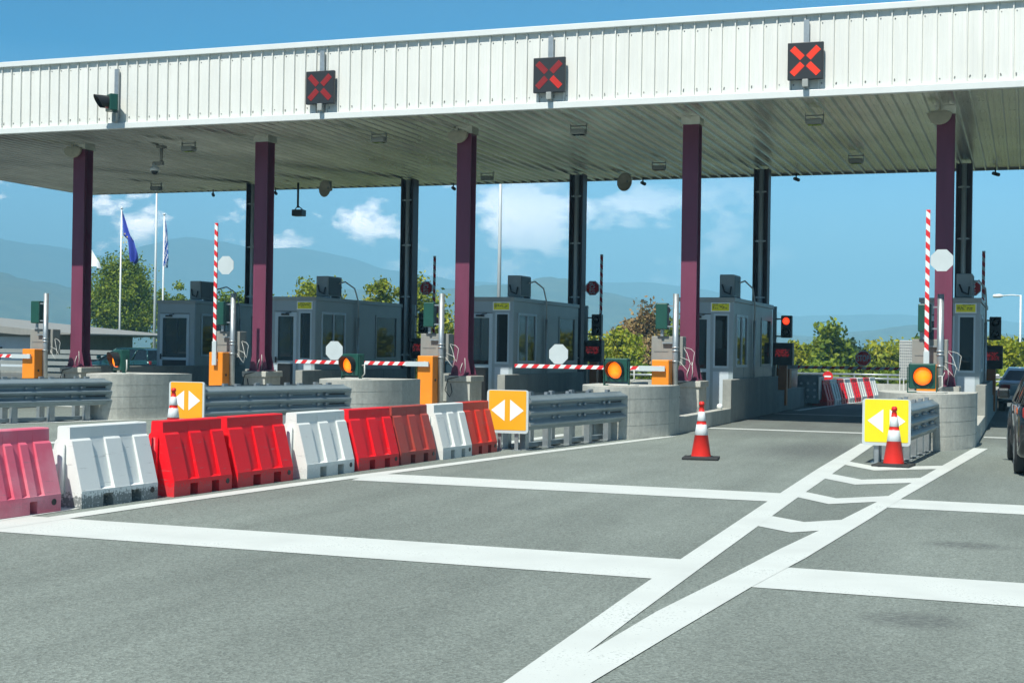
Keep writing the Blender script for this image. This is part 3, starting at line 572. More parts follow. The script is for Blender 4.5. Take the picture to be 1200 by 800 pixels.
# ------------------------------------------------------------------ lane signs on the fascia
def xsign(x, lm, lab):
    t = thing('lane_signal', lab, 'lane signal', (x, YF, 7.55), 0, 'red cross lane signals on the fascia')
    b = MB().box(-0.055, 0.055, -0.095, -0.045, -0.52, 0.86); b.box(-0.13, -0.10, -0.07, -0.035, -0.3, 0.3); b.box(0.10, 0.13, -0.07, -0.035, -0.3, 0.3); b.build('mounting_rail', M['galv'], t)
    b = MB().box(-0.06, 0.06, -0.20, -0.09, -0.53, -0.37); b.build('junction_box', M['ac'], t, bevel=0.01)
    b = MB().box(-0.36, 0.36, -0.19, -0.10, -0.38, 0.38); b.build('panel', M['ledbox'], t, bevel=0.012)
    for i, (sx, sz) in enumerate(((-1, 1), (1, 1), (1, -1), (-1, -1))):
        b = MB()
        # rows of lamps, each a small stud
        d = Vector((sx, 0, sz)).normalized(); p = Vector((-sz*1.0, 0, sx*1.0)).normalized()
        for u in range(9):
            for w in range(5):
                q = d*(0.10+0.0325*u) + p*(-0.052+0.026*w)
                b.box(q.x-0.011, q.x+0.011, -0.199, -0.191, q.z-0.011, q.z+0.011)
        m_ = lm if not isinstance(lm, list) else lm[i]
        b.build('led_bar', m_, t)
xsign(-15.38, LEDM[0], 'faintly lit red cross lane signal, leftmost of the three on the white fascia')
xsign(-9.82, [LEDM[0], LEDM[0], LEDM[1], LEDM[0]], 'medium bright red cross lane signal between the two others on the white fascia')
xsign(-4.32, LEDM[2], 'brightly lit red cross lane signal near the right end of the white fascia')

def signal_head(parent, n, M_, lens, r=0.15, w=0.42, h=None, hood=0.30, name='signal_head', y=0, z=0):
    """round lamps facing -Y, stacked"""
    h = h or w*n
    b = MB().box(-w/2, w/2, y, y+0.20, z, z+h); hd = b.build(name, M_, parent, bevel=0.02)
    for i in range(n):
        zc = z+h-(i+0.5)*h/n
        lb = MB().lathe([(r, 0), (r*0.93, -0.035), (r*0.6, -0.06), (0, -0.07)], (0, 0, 0), axis='y'); lo = lb.build('lens', lens[i], hd, loc=(0, y-0.005, zc))
        # hood: open-bottom visor
        hb = MB(); nn = 22
        ring = [(math.cos(R(-50+280*j/nn)), math.sin(R(-50+280*j/nn))) for j in range(nn+1)]
        vo = []; 
        for (cx_, cz_) in ring:
            L_ = hood*(0.45+0.55*max(0, (cz_+0.8)/1.8))
            for rr, yy in ((r*1.1, 0), (r*1.1, -L_), (r*1.1-0.008, -L_), (r*1.1-0.008, 0)): vo.append((cx_*rr, y+yy, zc+cz_*rr))
        f_ = []
        for j in range(nn):
            for q in range(4): f_.append((j*4+q, j*4+(q+1) % 4, (j+1)*4+(q+1) % 4, (j+1)*4+q))
        hb.add(vo, f_, 0, False)
        hb.build('hood', M['black'], hd)
    return hd
# the turned single red light at the left
t = thing('lane_light', 'single green cased signal with a black hood on the fascia at the left', 'traffic light', (-21.0, YF, 7.43))
b = MB().box(-0.055, 0.055, -0.095, -0.045, -0.42, 0.86); b.build('mounting_rail', M['galv'], t)
b = MB().box(-0.06, 0.06, -0.18, -0.09, -0.45, -0.22); b.build('junction_box', M['ac'], t, bevel=0.01)
pv_ = bpy.data.objects.new('swivel', None); C.objects.link(pv_); 
hd = signal_head(t, 1, M['green'], [M['reddull']], r=0.15, w=0.40, hood=0.34, z=-0.2)
hd.location = (-0.05, -0.36, 0.0); hd.rotation_euler = (0, 0, R(-38))
bpy.data.objects.remove(pv_)

# ------------------------------------------------------------------ entry gates
def octagon(r): return [(r*math.cos(R(22.5+45*i)), r*math.sin(R(22.5+45*i))) for i in range(8)]
def stop_sign(parent, x, z, front):
    """front=-1 faces -Y (towards the picture), +1 faces away"""
    b = MB()
    b.prism([(x+px, z+pz) for px, pz in octagon(0.235)], -0.006, 0.006, 'y', 0)
    b.prism([(x+px, z+pz) for px, pz in octagon(0.230)], front*0.006, front*0.009, 'y', 1)
    b.prism([(x+px, z+pz) for px, pz in octagon(0.205)], front*0.009, front*0.012, 'y', 2)
    text_verts('STOP', 0.20, 1, b, lambda u, v, w: (x-front*u*0.70, front*(0.013+w), z+v*1.15))
    return b.build('stop_sign', [M['alu'], M['signwhite'], M['signred'], M['galv']], parent)
def gate(k, raised, lab, far=False):
    s = 1 if far else -1
    x = XC[k] + (0.5 if far else -0.24); y = 41.5 if far else 29.85
    if not far:
        t = thing('barrier_gate', lab, 'barrier gate', (x, y, 0.15), 0, 'entry barrier gates')
        b = MB().box(-0.19, 0.19, -0.16, 0.20, 0, 1.27); hs = b.build('housing', M['orange'], t, bevel=0.02)
        b = MB().box(-0.21, 0.21, -0.18, 0.22, -0.002, 0.05); b.build('foot_plate', M['ac'], t)
        b = MB().cyl((0.185, 0, 0.72), (0.20, 0, 0.72), 0.03, n=10); b.box(0.19, 0.196, -0.14, 0.18, 0.05, 0.055); b.build('lock', M['black'], hs)
    else:
        t = thing('exit_gate', lab, 'barrier gate', (x, y, 0.15), 0, 'exit barrier gates behind the booths')
        b = MB().box(-0.19, 0.19, -0.10, 0.30, 0, 1.2); hs = b.build('housing', M['orange_old'], t, bevel=0.02)
    Lr = 3.3
    b = MB(); b.box(min(0, s*Lr), max(0, s*Lr), -0.02, 0.02, -0.042, 0.042)
    arm = b.build('arm', M['arm'], t, loc=(0.0, -0.22, 1.08 if not far else 1.06), bevel=0.006)
    b = MB(); b.box(min(-s*0.12, s*0.45), max(-s*0.12, s*0.45), -0.027, 0.027, -0.055, 0.055); b.cyl((0, 0.02, 0), (0, 0.1, 0), 0.06); b.build('arm_sleeve', M['alu'], arm)
    stop_sign(arm, s*2.28, 0.275 if True else 0, 1 if not far else -1)
    if raised: arm.rotation_euler = (0, R(90*1.0) if s < 0 else R(-90), 0)
    # counter tilt for realism
    return t
gate(0, True, 'raised red and white entry barrier arm beside the rightmost purple column')
gate(1, False, 'lowered entry barrier with orange box left of the second purple column from the right')
gate(2, False, 'lowered entry barrier with orange box just left of the middle purple column')
gate(3, True, 'raised red and white entry barrier arm left of the second purple column from the left')
gate(4, False, 'lowered entry barrier with orange box at the left edge of the photo')
gate(0, True, 'raised exit barrier arm with red stop sign behind the rightmost booth', True)
gate(1, False, 'lowered exit barrier arm carrying an upright red stop sign across the open lane', True)
gate(2, True, 'raised exit barrier arm with dark stop sign right of the middle booth', True)
gate(3, True, 'raised exit barrier arm with dark stop sign left of the middle purple column', True)

# ------------------------------------------------------------------ reader poles
def reader(k):
    t = thing('signal_pole', f'grey pole with a green light box and grey reader cabinet, {ordw(k)} island', 'signal pole', (XC[k], 30.05, 0.15), 0, 'galvanised signal poles on the islands')
    b = MB().cyl((0, 0, 0), (0, 0, 2.70), 0.065, n=16)
    for z in (1.22, 1.45, 1.52): b.cyl((0, 0, z), (0, 0, z+0.035), 0.078, n=16)
    b.box(-0.3, 0, 0.03, 0.09, 1.25, 1.28); b.box(-0.3, 0, 0.03, 0.09, 1.62, 1.65); b.build('pole', M['galv'], t)
    b = MB().box(-0.56, 0.14, 0.10, 0.42, 1.15, 1.78); cb = b.build('reader_cabinet', M['greybox'], t, bevel=0.012)
    b = MB().box(-0.50, -0.18, 0.094, 0.099, 1.44, 1.455); b.box(-0.56, 0.14, 0.25, 0.254, 1.78, 1.786); b.build('cabinet_seam', M['screw'], cb)
    b = MB().box(-0.44, -0.18, -0.05, 0.15, 1.93, 2.50); hd = b.build('light_box', M['green'], t, bevel=0.02)
    b = MB()
    for z in (2.08, 2.35): b.lathe([(0.10, 0.0), (0.11, 0.18), (0.10, 0.18), (0.09, 0.0)], (-0.31, 0.15, z), axis='y')
    b.build('hood', M['black'], hd)
    b = MB().box(-0.20, 0.0, -0.01, 0.02, 2.42, 2.45); b.box(-0.2, 0, -0.01, 0.02, 1.98, 2.01); b.box(-0.34, -0.28, 0.03, 0.07, 1.78, 1.94); b.build('bracket', M['galv'], t)
    b = MB()
    for j in (0, 3):
        a = 0.14+0.03*j
        b.tube([(0.06, 0.1, 1.25+0.03*j), (a+0.05, 0.06, 1.12+0.05*j), (a+0.14, 0.05, 1.02+0.04*j), (a+0.18, 0.06, 1.2+0.08*j), (a+0.10, 0.09, 1.42+0.03*j), (0.13, 0.2, 1.55)], 0.006, 6)
    b.build('cables', M['cable'], t)
for k in range(5): reader(k)

# ------------------------------------------------------------------ amber warning lights on the noses
AM = [(0, -4, 'amber warning light facing the camera on the rightmost island nose, full round lens'), (1, -26, 'amber warning light on the second island nose from the right'), (2, -30, 'amber warning light in front of the lowered arm on the middle island nose'), (3, -42, 'amber warning light turned away to the left on the island nose by the leftmost booth')]
for k, rz, lab in AM:
    ang_ = {0: 3, 1: 6, 2: 2, 3: -2}[k]
    t = thing('warning_light', lab, 'traffic light', (XC[k]-0.03, 25.45, 0.95), R(rz+ {0: 12, 1: 22, 2: 12, 3: 10}[k]), 'amber warning lights on the island noses')
    hd = signal_head(t, 1, M['green'], [M['amber']], r=0.155, w=0.44, hood=0.20 if k else 0.10, z=0.07)
    b = MB().box(-0.25, -0.235, 0.02, 0.10, 0, 0.45); b.box(0.235, 0.25, 0.02, 0.10, 0, 0.45); b.box(-0.25, 0.25, 0.02, 0.10, 0.0, 0.02); b.build('bracket', M['green'], t)
    b = MB().tube([(0.24, 0.1, 0.05), (0.34, 0.08, 0.12), (0.33, 0.08, 0.3), (0.25, 0.1, 0.28)], 0.015, 6); b.tube([(-0.1, -0.1, 0.012), (0.1, -0.16, 0.014), (0.3, -0.05, 0.012), (0.42, 0.1, 0.012)], 0.012, 6); b.build('cable', M['cable'], t)

# ------------------------------------------------------------------ booths
def booth(k, y0, ln, simple=False):
    x = XC[k]; w = ordw(k)
    labs = {0: 'narrow grey toll booth behind the rightmost purple column', 1: 'grey toll booth with side windows behind the second purple column from the right', 2: 'grey toll booth right of the middle purple column', 3: 'grey toll booth right of the second purple column from the left, with a hose', 4: 'grey toll booth with a plain door, farthest left, near the flagpoles'}
    t = thing('toll_booth', labs[k], 'toll booth', (x, y0, 0.15), 0, 'grey toll booths')
    X0, X1, H = -0.60, 0.68, 2.74
    b = MB()
    b.box(X1-0.05, X1, 0.0, ln, 0, H-0.10) if False else None
    # side panels with window openings cut as separate wall pieces
    wins = [(0.35, 1.75), (ln-1.75, ln-0.30)]
    for xs in (X0, X1-0.05):
        b.box(xs, xs+0.05, 0.05, ln-0.05, 0, 1.10)
        b.box(xs, xs+0.05, 0.05, ln-0.05, 2.36, H-0.10)
        ys = [0.05, wins[0][0], wins[0][1], wins[1][0], wins[1][1], ln-0.05]
        for i in (0, 2, 4): b.box(xs, xs+0.05, ys[i], ys[i+1], 1.10, 2.36)
    b.box(X0, X1, ln-0.05, ln, 0, H-0.10)
    b.build('side_walls', M['booth'], t)
    b = MB(); b.box(X0-0.0, X0+0.10, -0.004, 0.05, 0, H-0.10); b.box(X1-0.10, X1, -0.004, 0.05, 0, H-0.10); b.box(X0+0.10, X1-0.10, 0.0, 0.05, 2.36, H-0.10)
    dx1 = 0.14 if not simple else 0.50
    if not simple: b.box(dx1, dx1+0.07, -0.003, 0.05, 0, 2.36); b.box(dx1+0.07, X1-0.10, -0.002, 0.05, 1.0, 1.08)
    else: b.box(dx1, X1-0.10, 0, 0.05, 0, 2.36)
    b.build('front_wall', M['boothfront'], t)
    b = MB().box(X0-0.03, X1+0.03, -0.03, ln+0.03, H-0.10, H); b.build('roof', M['booth'], t, bevel=0.01)
    b = MB().box(X1+0.031, X1+0.034, 0.0, ln, H-0.099, H-0.09); 
    # door
    dx0 = X0+0.10
    b = MB(); b.box(dx0, dx0+0.09, -0.012, 0.03, 0.02, 2.34); b.box(dx1-0.09, dx1-0.002, -0.012, 0.03, 0.02, 2.34); b.box(dx0+0.09, dx1-0.09, -0.012, 0.03, 2.22, 2.34); b.box(dx0+0.09, dx1-0.09, -0.012, 0.03, 0.98, 1.06); b.box(dx0+0.09, dx1-0.09, -0.012, 0.03, 0.02, 0.12)
    d = b.build('door', M['frame'], t)
    b = MB().box(dx0+0.09, dx1-0.09, 0.008, 0.012, 1.06, 2.22); b.build('door_glass', M['pane'], d)
    b = MB().box(dx0+0.09, dx1-0.09, 0.006, 0.012, 0.12, 0.98); b.build('door_panel', M['black'] if k else M['booth'], d)
    b = MB().box(dx0+0.03, dx0+0.06, -0.05, -0.012, 1.0, 1.16); b.box(dx0+0.03, dx0+0.16, -0.06, -0.045, 1.08, 1.10); b.build('handle', M['black'], d)
    b = MB().box(dx0+0.2, dx0+0.42, -0.05, -0.012, 2.25, 2.30); b.tube([(dx0+0.3, -0.05, 2.28), (dx0+0.42, -0.16, 2.31), (dx0+0.5, -0.05, 2.33)], 0.01, 5); b.build('door_closer', M['black'], d)
    if not simple:
        wx0, wx1 = dx1+0.07, X1-0.10
        b = MB(); b.box(wx0, wx0+0.04, -0.010, 0.03, 1.08, 2.36); b.box(wx1-0.04, wx1, -0.010, 0.03, 1.08, 2.36); b.box(wx0+0.04, wx1-0.04, -0.010, 0.03, 2.31, 2.36); b.box(wx0+0.04, wx1-0.04, -0.010, 0.03, 1.08, 1.13)
        wf = b.build('front_window', M['frame'], t)
        b = MB().box(wx0+0.04, wx1-0.04, 0.010, 0.014, 1.13, 2.31); b.build('pane', M['pane'], wf)
        b = MB().box(wx0, wx1, -0.006, 0.03, 0.0, 1.0); b.build('pale_panel', M['panelwhite'], t)
        b = MB(); b.box(dx1+0.0, X1-0.08, -0.014, -0.006, 2.40, H-0.12, 0)
        b.box(dx1+0.025, X1-0.105, -0.018, -0.014, 2.425, H-0.145, 1)
        rr = random.Random(k+3)
        zz = 2.475
        for ln_ in range(4):
            xx = dx1+0.05
            while xx < X1-0.16:
                l = rr.uniform(0.02, 0.07)
                if rr.random() < 0.75: b.box(xx, min(xx+l, X1-0.14), -0.0195, -0.018, zz-0.0, zz+0.012+0.006*(ln_ < 2), 2)
                xx += l+0.015
            zz += 0.034 if ln_ < 3 else 0.05
        b.build('notice_board', [M['signwhite'], M['notice'], M['ink']], t)
    for xs, sx in ((X0, -1), (X1, 1)):
        for (ya, yb3) in wins:
            b = MB(); xo = xs if sx > 0 else xs
            e0, e1 = (xs-0.02, xs+0.018) if sx > 0 else (xs-0.018, xs+0.02)
            b.box(e0, e1, ya, ya+0.06, 1.10, 2.36); b.box(e0, e1, yb3-0.06, yb3, 1.10, 2.36); b.box(e0, e1, ya+0.06, yb3-0.06, 2.30, 2.36); b.box(e0, e1, ya+0.06, yb3-0.06, 1.10, 1.16)
            if ya < 1: b.box(e0, e1, (ya+yb3)/2-0.02, (ya+yb3)/2+0.02, 1.16, 2.30)
            wf = b.build('side_window', M['frame'] if ya < 1 else M['booth'], t)
            b = MB().box(xs-0.012*sx-0.002, xs-0.012*sx+0.002, ya+0.06, yb3-0.06, 1.16, 2.30); b.build('pane', M['pane'], wf)
    b = MB().cyl((X1+0.05, 2.45, 0.0), (X1+0.05, 2.45, 2.25), 0.032, n=10); b.build('wall_pipe', M['galv'], t)
    b = MB().tube([(X1+0.05, 2.45, 2.2), (X1+0.06, 2.40, 2.7), (X1+0.04, 2.2, 3.05), (X1-0.1, 1.9, 3.22), (X1-0.3, 1.6, 3.12), (X1-0.35, 1.5, 3.02)], 0.02, 8); b.build('cable_hose', M['cable'], t)
    # wall seams
    b = MB()
    for i in range(1, 4): b.box(X1, X1+0.004, ln*i/4-0.006, ln*i/4+0.006, 0, 1.09)
    b.build('panel_seam', M['screw'], t)
booth(0, 33.0, 5.4); booth(1, 33.0, 5.4); booth(2, 33.0, 5.4); booth(3, 33.0, 5.4); booth(4, 35.9, 5.0, True)
def desk(k, y):
    labs = ['desk with screen inside the rightmost booth', 'desk with screen inside the second booth from the right', 'desk with screen inside the middle booth', 'desk with screen inside the second booth from the left', 'desk with screen inside the leftmost booth']
    t = thing('desk', labs[k], 'desk', (XC[k]+0.05, y, 0.15), 0, 'desks inside the booths')
    MB().box(-0.5, 0.5, 0, 0.6, 0.95, 1.0).build('desk_top', M['ac'], t)
    MB().box(-0.48, 0.48, 0.02, 0.06, 0, 0.95).build('front_panel', M['booth'], t)
    b = MB().box(0.0, 0.4, 0.15, 0.2, 1.12, 1.42); b.box(0.17, 0.23, 0.17, 0.22, 1.0, 1.12); b.build('screen', M['black'], t)
    b = MB().box(-0.3, 0.1, 1.0, 1.08, 0.9, 1.55); b.box(-0.3, 0.1, 0.75, 1.08, 0.5, 0.58); b.cyl((-0.1, 0.9, 0), (-0.1, 0.9, 0.5), 0.04)
    tag(b.build('office_chair', M['black'], None, (XC[k]+0.05, y, 0.15)), labs[k].replace('desk with screen', 'black chair'), 'chair', 'chairs inside the booths')
for k, y in ((0, 34.0), (1, 34.0), (2, 34.0), (3, 34.0), (4, 36.9)): desk(k, y)
def aircon(k, y):
    labs = ['air conditioner box on the roof of the rightmost booth', 'air conditioner box on the roof of the second booth from the right', 'air conditioner box on the roof of the middle booth', 'air conditioner box on the roof of the second booth from the left', 'air conditioner box on the roof of the leftmost booth']
    t = thing('air_conditioner', labs[k], 'air conditioner', (XC[k]+0.30, y, 2.89), 0, 'air conditioners on the booth roofs')
    b = MB().box(-0.19, 0.17, -0.40, 0.42, 0.06, 0.60); b.build('casing', M['ac'], t, bevel=0.02)
    b = MB()
    for i in range(14): b.box(0.171, 0.182, -0.36, 0.38, 0.10+0.034*i, 0.112+0.034*i)
    b.box(0.170, 0.174, -0.36, 0.38, 0.09, 0.57); b.build('grille', M['black'], t)
    b = MB().box(-0.22, 0.2, -0.32, -0.26, -0.002, 0.06); b.box(-0.22, 0.2, 0.26, 0.32, -0.002, 0.06); b.build('foot_rail', M['galv'], t)
    b = MB().tube([(-0.12, -0.42, 0.35), (-0.05, -0.48, 0.18), (0.08, -0.46, 0.12), (0.1, -0.42, 0.3)], 0.022, 6); b.build('pipe', M['black'], t)
for k, y in ((0, 34.5), (1, 34.5), (2, 34.5), (3, 34.5), (4, 36.9)): aircon(k, y)

# ------------------------------------------------------------------ exit displays
def exit_sig(k, lit):
    labs = {0: 'display post with dark traffic light behind the rightmost booth', 1: 'display post with lit red traffic light behind the second booth from the right', 2: 'display post with unlit traffic light right of the middle booth', 3: 'display post with unlit traffic light behind the second booth from the left'}
    t = thing('payment_display', labs[k], 'display post', (XC[k]+0.78, 39.6, 0.15), 0, 'display posts behind the booths')
    b = MB().box(-0.11, 0.11, 0, 0.22, 0, 1.12); b.build('post', M['orange_old'], t, bevel=0.01)
    b = MB().box(-0.30, -0.20, 0.02, 0.12, 0, 2.75); b.build('steel_post', M['booth'], t)
    b = MB().box(-0.26, 0.28, -0.10, 0.20, 1.12, 1.74); db = b.build('display', M['black'], t, bevel=0.015)
    b = MB()
    rr = random.Random(k)
    for r_ in range(7):
        for c_ in range(16):
            if rr.random() < 0.6: b.box(-0.19+0.024*c_, -0.176+0.024*c_, -0.106, -0.1, 1.36+0.03*r_, 1.374+0.03*r_)
    b.build('led_rows', LEDM[0], db)
    hd = signal_head(t, 2, M['black'], [M['redlens'] if lit else M['glass'], M['glass']], r=0.10, w=0.30, h=0.62, hood=0.12, z=1.86)
    hd.location = (0.08, 0, 0.02)
    b = MB().box(-0.2, -0.05, 0.05, 0.08, 1.9, 1.94); b.box(-0.2, -0.05, 0.05, 0.08, 2.38, 2.42); b.build('bracket', M['black'], t)
for k in range(4): exit_sig(k, k == 1)
# cabinets standing behind the displays
for k in range(4):
    o = MB(); o.box(-0.42, 0.42, 0, 2.3, 0, 0.95); o.box(-0.46, 0.46, -0.05, 2.35, 0.95, 1.02)
    tag(o.build('equipment_cabinet', M['booth'], loc=(XC[k]-0.02, 42.6, 0.15), bevel=0.02), f'dark steel equipment cabinet at the far end of the {ordw(k)} island', 'cabinet', 'equipment cabinets at the far island ends')

# ------------------------------------------------------------------ attenuators
def attenuator(k, nx, ny, fx, fy, lab):
    """from nose end (nx, ny) to the sign end (fx, fy)"""
    d = Vector((nx-fx, ny-fy)); ln = d.length; rz = math.atan2(-(d.x), d.y)
    t = thing('crash_cushion', lab, 'crash barrier', (fx, fy, 0), rz, 'guard rail crash cushions in front of the noses')
    def hw(y): return 0.27+0.02*y/ln
    zs = []; 
    for i in range(25):
        u = i/24; z = 0.32+0.55*u; off = 0.045*math.cos(u*3*2*math.pi+math.pi)
        zs.append((z, off))
    for s in (-1, 1):
        nseg = 4
        b = MB()
        for g_ in range(nseg):
            ya = ln*g_/nseg - (0.06 if g_ else 0); yb4 = ln*(g_+1)/nseg
            ex = 0.010*(nseg-g_)
            va = [(s*(hw(ya)+o_+ex), ya, z) for z, o_ in zs]; vb = [(s*(hw(yb4)+o_+ex), yb4, z) for z, o_ in zs]
            va2 = [(s*(hw(ya)+o_+ex-0.006), ya, z) for z, o_ in zs]; vb2 = [(s*(hw(yb4)+o_+ex-0.006), yb4, z) for z, o_ in zs]
            n_ = len(zs)
            b.add(va+vb, [(i, i+1, n_+i+1, n_+i) for i in range(n_-1)], 0, True)
            b.add(va2+vb2, [(i, i+1, n_+i+1, n_+i) for i in range(n_-1)], 0, True)
            b.add(va+va2, [(i, i+1, n_+i+1, n_+i) for i in range(n_-1)], 0, False)
        for g_ in range(nseg):
            for zz in (0.503, 0.687):
                y = ln*(g_+0.12)/nseg; b.cyl((s*(hw(y)-0.045), y, zz), (s*(hw(y)+0.035), y, zz), 0.022, n=6, mi=1)
                y = ln*(g_+0.9)/nseg; b.cyl((s*(hw(y)-0.045), y, zz), (s*(hw(y)+0.035), y, zz), 0.022, n=6, mi=1)
                ya = ln*(g_+0.25)/nseg; yb4 = ln*(g_+0.78)/nseg
                b.add([(s*(hw(ya)-0.022), ya, zz-0.011), (s*(hw(yb4)-0.022), yb4, zz-0.011), (s*(hw(yb4)-0.022), yb4, zz+0.011), (s*(hw(ya)-0.022), ya, zz+0.011)], [(0,1,2,3)], 2)
        b.build('guard_rail', [M['rail'], M['galv'], M['black']], t)
    # diaphragms with posts
    for y in [0.12+ln*i/5 for i in range(5)]:
        b = MB(); w_ = hw(y)-0.06
        b.box(-w_, w_, y, y+0.03, 0.38, 0.84)
        for s in (-1, 1):
            b.box(s*w_*0.75-0.05, s*w_*0.75+0.05, y-0.04, y+0.08, 0.0, 0.38); b.box(s*w_*0.75-0.09, s*w_*0.75+0.09, y-0.08, y+0.12, 0.0, 0.015)
            b.box(s*(w_-0.06)-0.03, s*(w_-0.06)+0.03, y-0.03, y+0.07, 0.84, 0.905)
        b.build('support_frame', M['galv'], t)
    b = MB().box(-0.06, 0.06, 0.1, ln-0.1, 0.02, 0.09); b.build('ground_rail', M['rail'], t)
    for s in (-1, 1):
        b = MB().box(s*0.35-0.015, s*0.35+0.015, ln-0.10, ln+0.06, 0.0, 0.93); b.box(s*0.30-0.05, s*0.30+0.04, ln-0.03, ln+0.02, 0.0, 0.90); b.build('end_plate', M['rail'], t)
    return t
ATT = [(0, -1.70, 25.15, -1.93, 21.55), (1, -7.12, 25.05, -7.70, 21.2), (2, -12.62, 25.1, -13.62, 21.2), (3, -18.12, 25.1, -19.3, 21.0)]
al = ['galvanised guard rail crash cushion behind the bright yellow arrow sign', 'galvanised guard rail crash cushion right of the row of plastic barriers', 'galvanised guard rail crash cushion behind the red plastic barriers', 'galvanised guard rail crash cushion at the left edge of the photo']
for (k, a, b_, c, d), lab in zip(ATT, al): attenuator(k, a, b_, c, d, lab)

def arrow_sign(x, y, rz, m_, lab):
    t = thing('arrow_sign', lab, 'road sign', (x, y, 0), rz, 'yellow double arrow signs on the crash cushions')
    W2, z0, z1 = 0.345, 0.27, 0.955
    def rrect(w, a, b, r):
        pts = []
        for cx_, cz_, s0 in ((w-r, b-r, 0), (-w+r, b-r, 90), (-w+r, a+r, 180), (w-r, a+r, 270)):
            for q in range(5): pts.append((cx_+r*math.cos(R(s0+22.5*q)), cz_+r*math.sin(R(s0+22.5*q))))
        return pts
    b = MB().prism(rrect(W2, z0, z1, 0.05), 0.0, 0.035, 'y'); fr = b.build('frame', M['alu'], t)
    b = MB().prism(rrect(W2-0.035, z0+0.05, z1-0.012, 0.02), -0.004, -0.0005, 'y'); b.build('face', m_, t)
    zc = (z0+z1)/2+0.02
    for s in (-1, 1):
        b = MB().prism([(s*0.045, zc-0.17), (s*0.045, zc+0.17), (s*0.27, zc)], -0.007, -0.0045, 'y'); b.build('arrow', M['signwhite'], t)
    for s in (-1, 1):
        b = MB().box(s*0.14-0.03, s*0.14+0.03, 0.04, 0.07, 0, z0+0.3); b.box(s*0.14-0.03, s*0.14-0.02, 0.07, 0.12, 0, z0+0.3); b.box(s*0.14-0.07, s*0.14+0.07, 0.02, 0.14, 0, 0.012); b.build('leg', M['galv'], t)
arrow_sign(-1.93, 21.40, R(1), M['signlemon'], 'bright lemon yellow double arrow sign with an orange cone before it')
arrow_sign(-7.72, 21.05, R(2), M['signyellow'], 'amber yellow double arrow sign right of the last plastic barrier')
arrow_sign(-13.62, 21.05, R(2), M['signyellow'], 'amber yellow double arrow sign half hidden behind the red barriers and a cone')

# ------------------------------------------------------------------ cones
def cone(x, y, h, rz, lab, tilt=0):
    t = thing('traffic_cone', lab, 'traffic cone', (x, y, 0), rz, 'orange traffic cones')
    s = h/0.86
    b = MB(); b.box(-0.265*s, 0.265*s, -0.265*s, 0.265*s, 0.004, 0.035); b.lathe([(0.20*s, 0.035), (0.18*s, 0.05)]); b.build('base', M['rubber'], t, bevel=0.008)
    def rad(z): return (0.155-0.125*z/0.80)*s
    zz = [0.035, 0.36, 0.362, 0.52, 0.522, 0.57, 0.572, 0.71, 0.712, 0.80]
    mi = [0, 0, 1, 0, 0, 0, 1, 0, 0]
    b = MB().lathe([(rad(z)+(0.003 if (i in (2, 3, 6, 7)) else 0), z*s) for i, z in enumerate(zz)]+[(0.042*s, 0.80*s), (0.040*s, 0.84*s), (0.025*s, 0.86*s), (0, 0.86*s)], n=32, mi=[0, 0, 1, 0, 2, 0, 1, 0, 0, 0, 0, 0, 0])
    b.build('body', [M['cone'], M['conewhite'], M['cone']], t)
    return t
cone(-4.57, 20.9, 0.86, R(8), 'traffic cone standing alone in the open lane')
cone(-1.79, 21.05, 0.86, R(-6), 'traffic cone in front of the bright yellow arrow sign')
cone(-13.55, 20.55, 0.86, R(4), 'traffic cone behind the red barriers in front of an amber arrow sign')

# ------------------------------------------------------------------ plastic barriers
def jersey_mesh(Ln, ribs=3, Hh=0.79):
    """cross-section in X, length along Y; slopes carry recessed channels and fork slots"""
    tw, bw = 0.075, 0.235; zb, zs_ = 0.17, 0.645
    def section(rec, slot):
        za = 0.125 if slot else 0.0
        r_ = rec
        side = [(bw, za), (bw, zb)]
        if r_: side += [(bw-0.045, zb+0.012), (tw+0.012-0.0, zs_-0.03), (tw, zs_+0.03)]
        else: side += [(bw-0.145*0.02, zb+0.005), (tw+0.028, zs_-0.0), (tw+0.004, zs_+0.02)]
        side += [(tw, Hh-0.012), (tw-0.012, Hh)]
        full = side + [(-a, z) for a, z in reversed(side)]
        return full
    b = MB()
    if ribs == 3: cuts = [(0.0, 0.24, 0, 0), (0.24, 0.27, 1, 0), (0.27, 0.40, 1, 1), (0.40, 0.42, 1, 0), (0.42, 0.62, 0, 0), (0.62, 0.64, 1, 0), (0.64, 0.77, 1, 1), (0.77, 0.80, 1, 0), (0.80, 1.0, 0, 0)]
    else: cuts = [(0, .10, 0, 0), (.10, .18, 1, 0), (.18, .26, 0, 0), (.26, .34, 1, 1), (.34, .42, 0, 0), (.42, .50, 1, 0), (.50, .58, 0, 0), (.58, .66, 1, 0), (.66, .74, 0, 1), (.74, .82, 1, 0), (.82, 1, 0, 0)]
    for a, c, rec, slot in cuts: b.prism(section(rec, slot), a*Ln+(0.0005), c*Ln, 'y')
    # coupling lugs
    b.cyl((0, -0.03, 0.12), (0, -0.03, 0.62), 0.035, n=10)
    b.cyl((0.234, Ln*0.92, 0.10), (0.242, Ln*0.92, 0.10), 0.03, n=12, mi=1)
    return b
def barrier(i, y0, ln, c, lab, ribs=3, dx=0.0):
    x = -8.50+0.0865*(y0-11.45)-0.235-0.03+dx+rnd.uniform(-0.012, 0.012)
    o = jersey_mesh(ln, ribs).build('plastic_barrier', [PL[c], M['black']], None, (x, y0, 0.0), (0, 0, R(-4.4+dx*-14*-1+rnd.uniform(-0.7, 0.7))))
    tag(o, lab, 'plastic barrier', 'water filled plastic barriers in a row along the lane')
barrier(0, 9.98, 1.20, 'pink', 'faded pink ribbed plastic barrier at the left edge', 5)
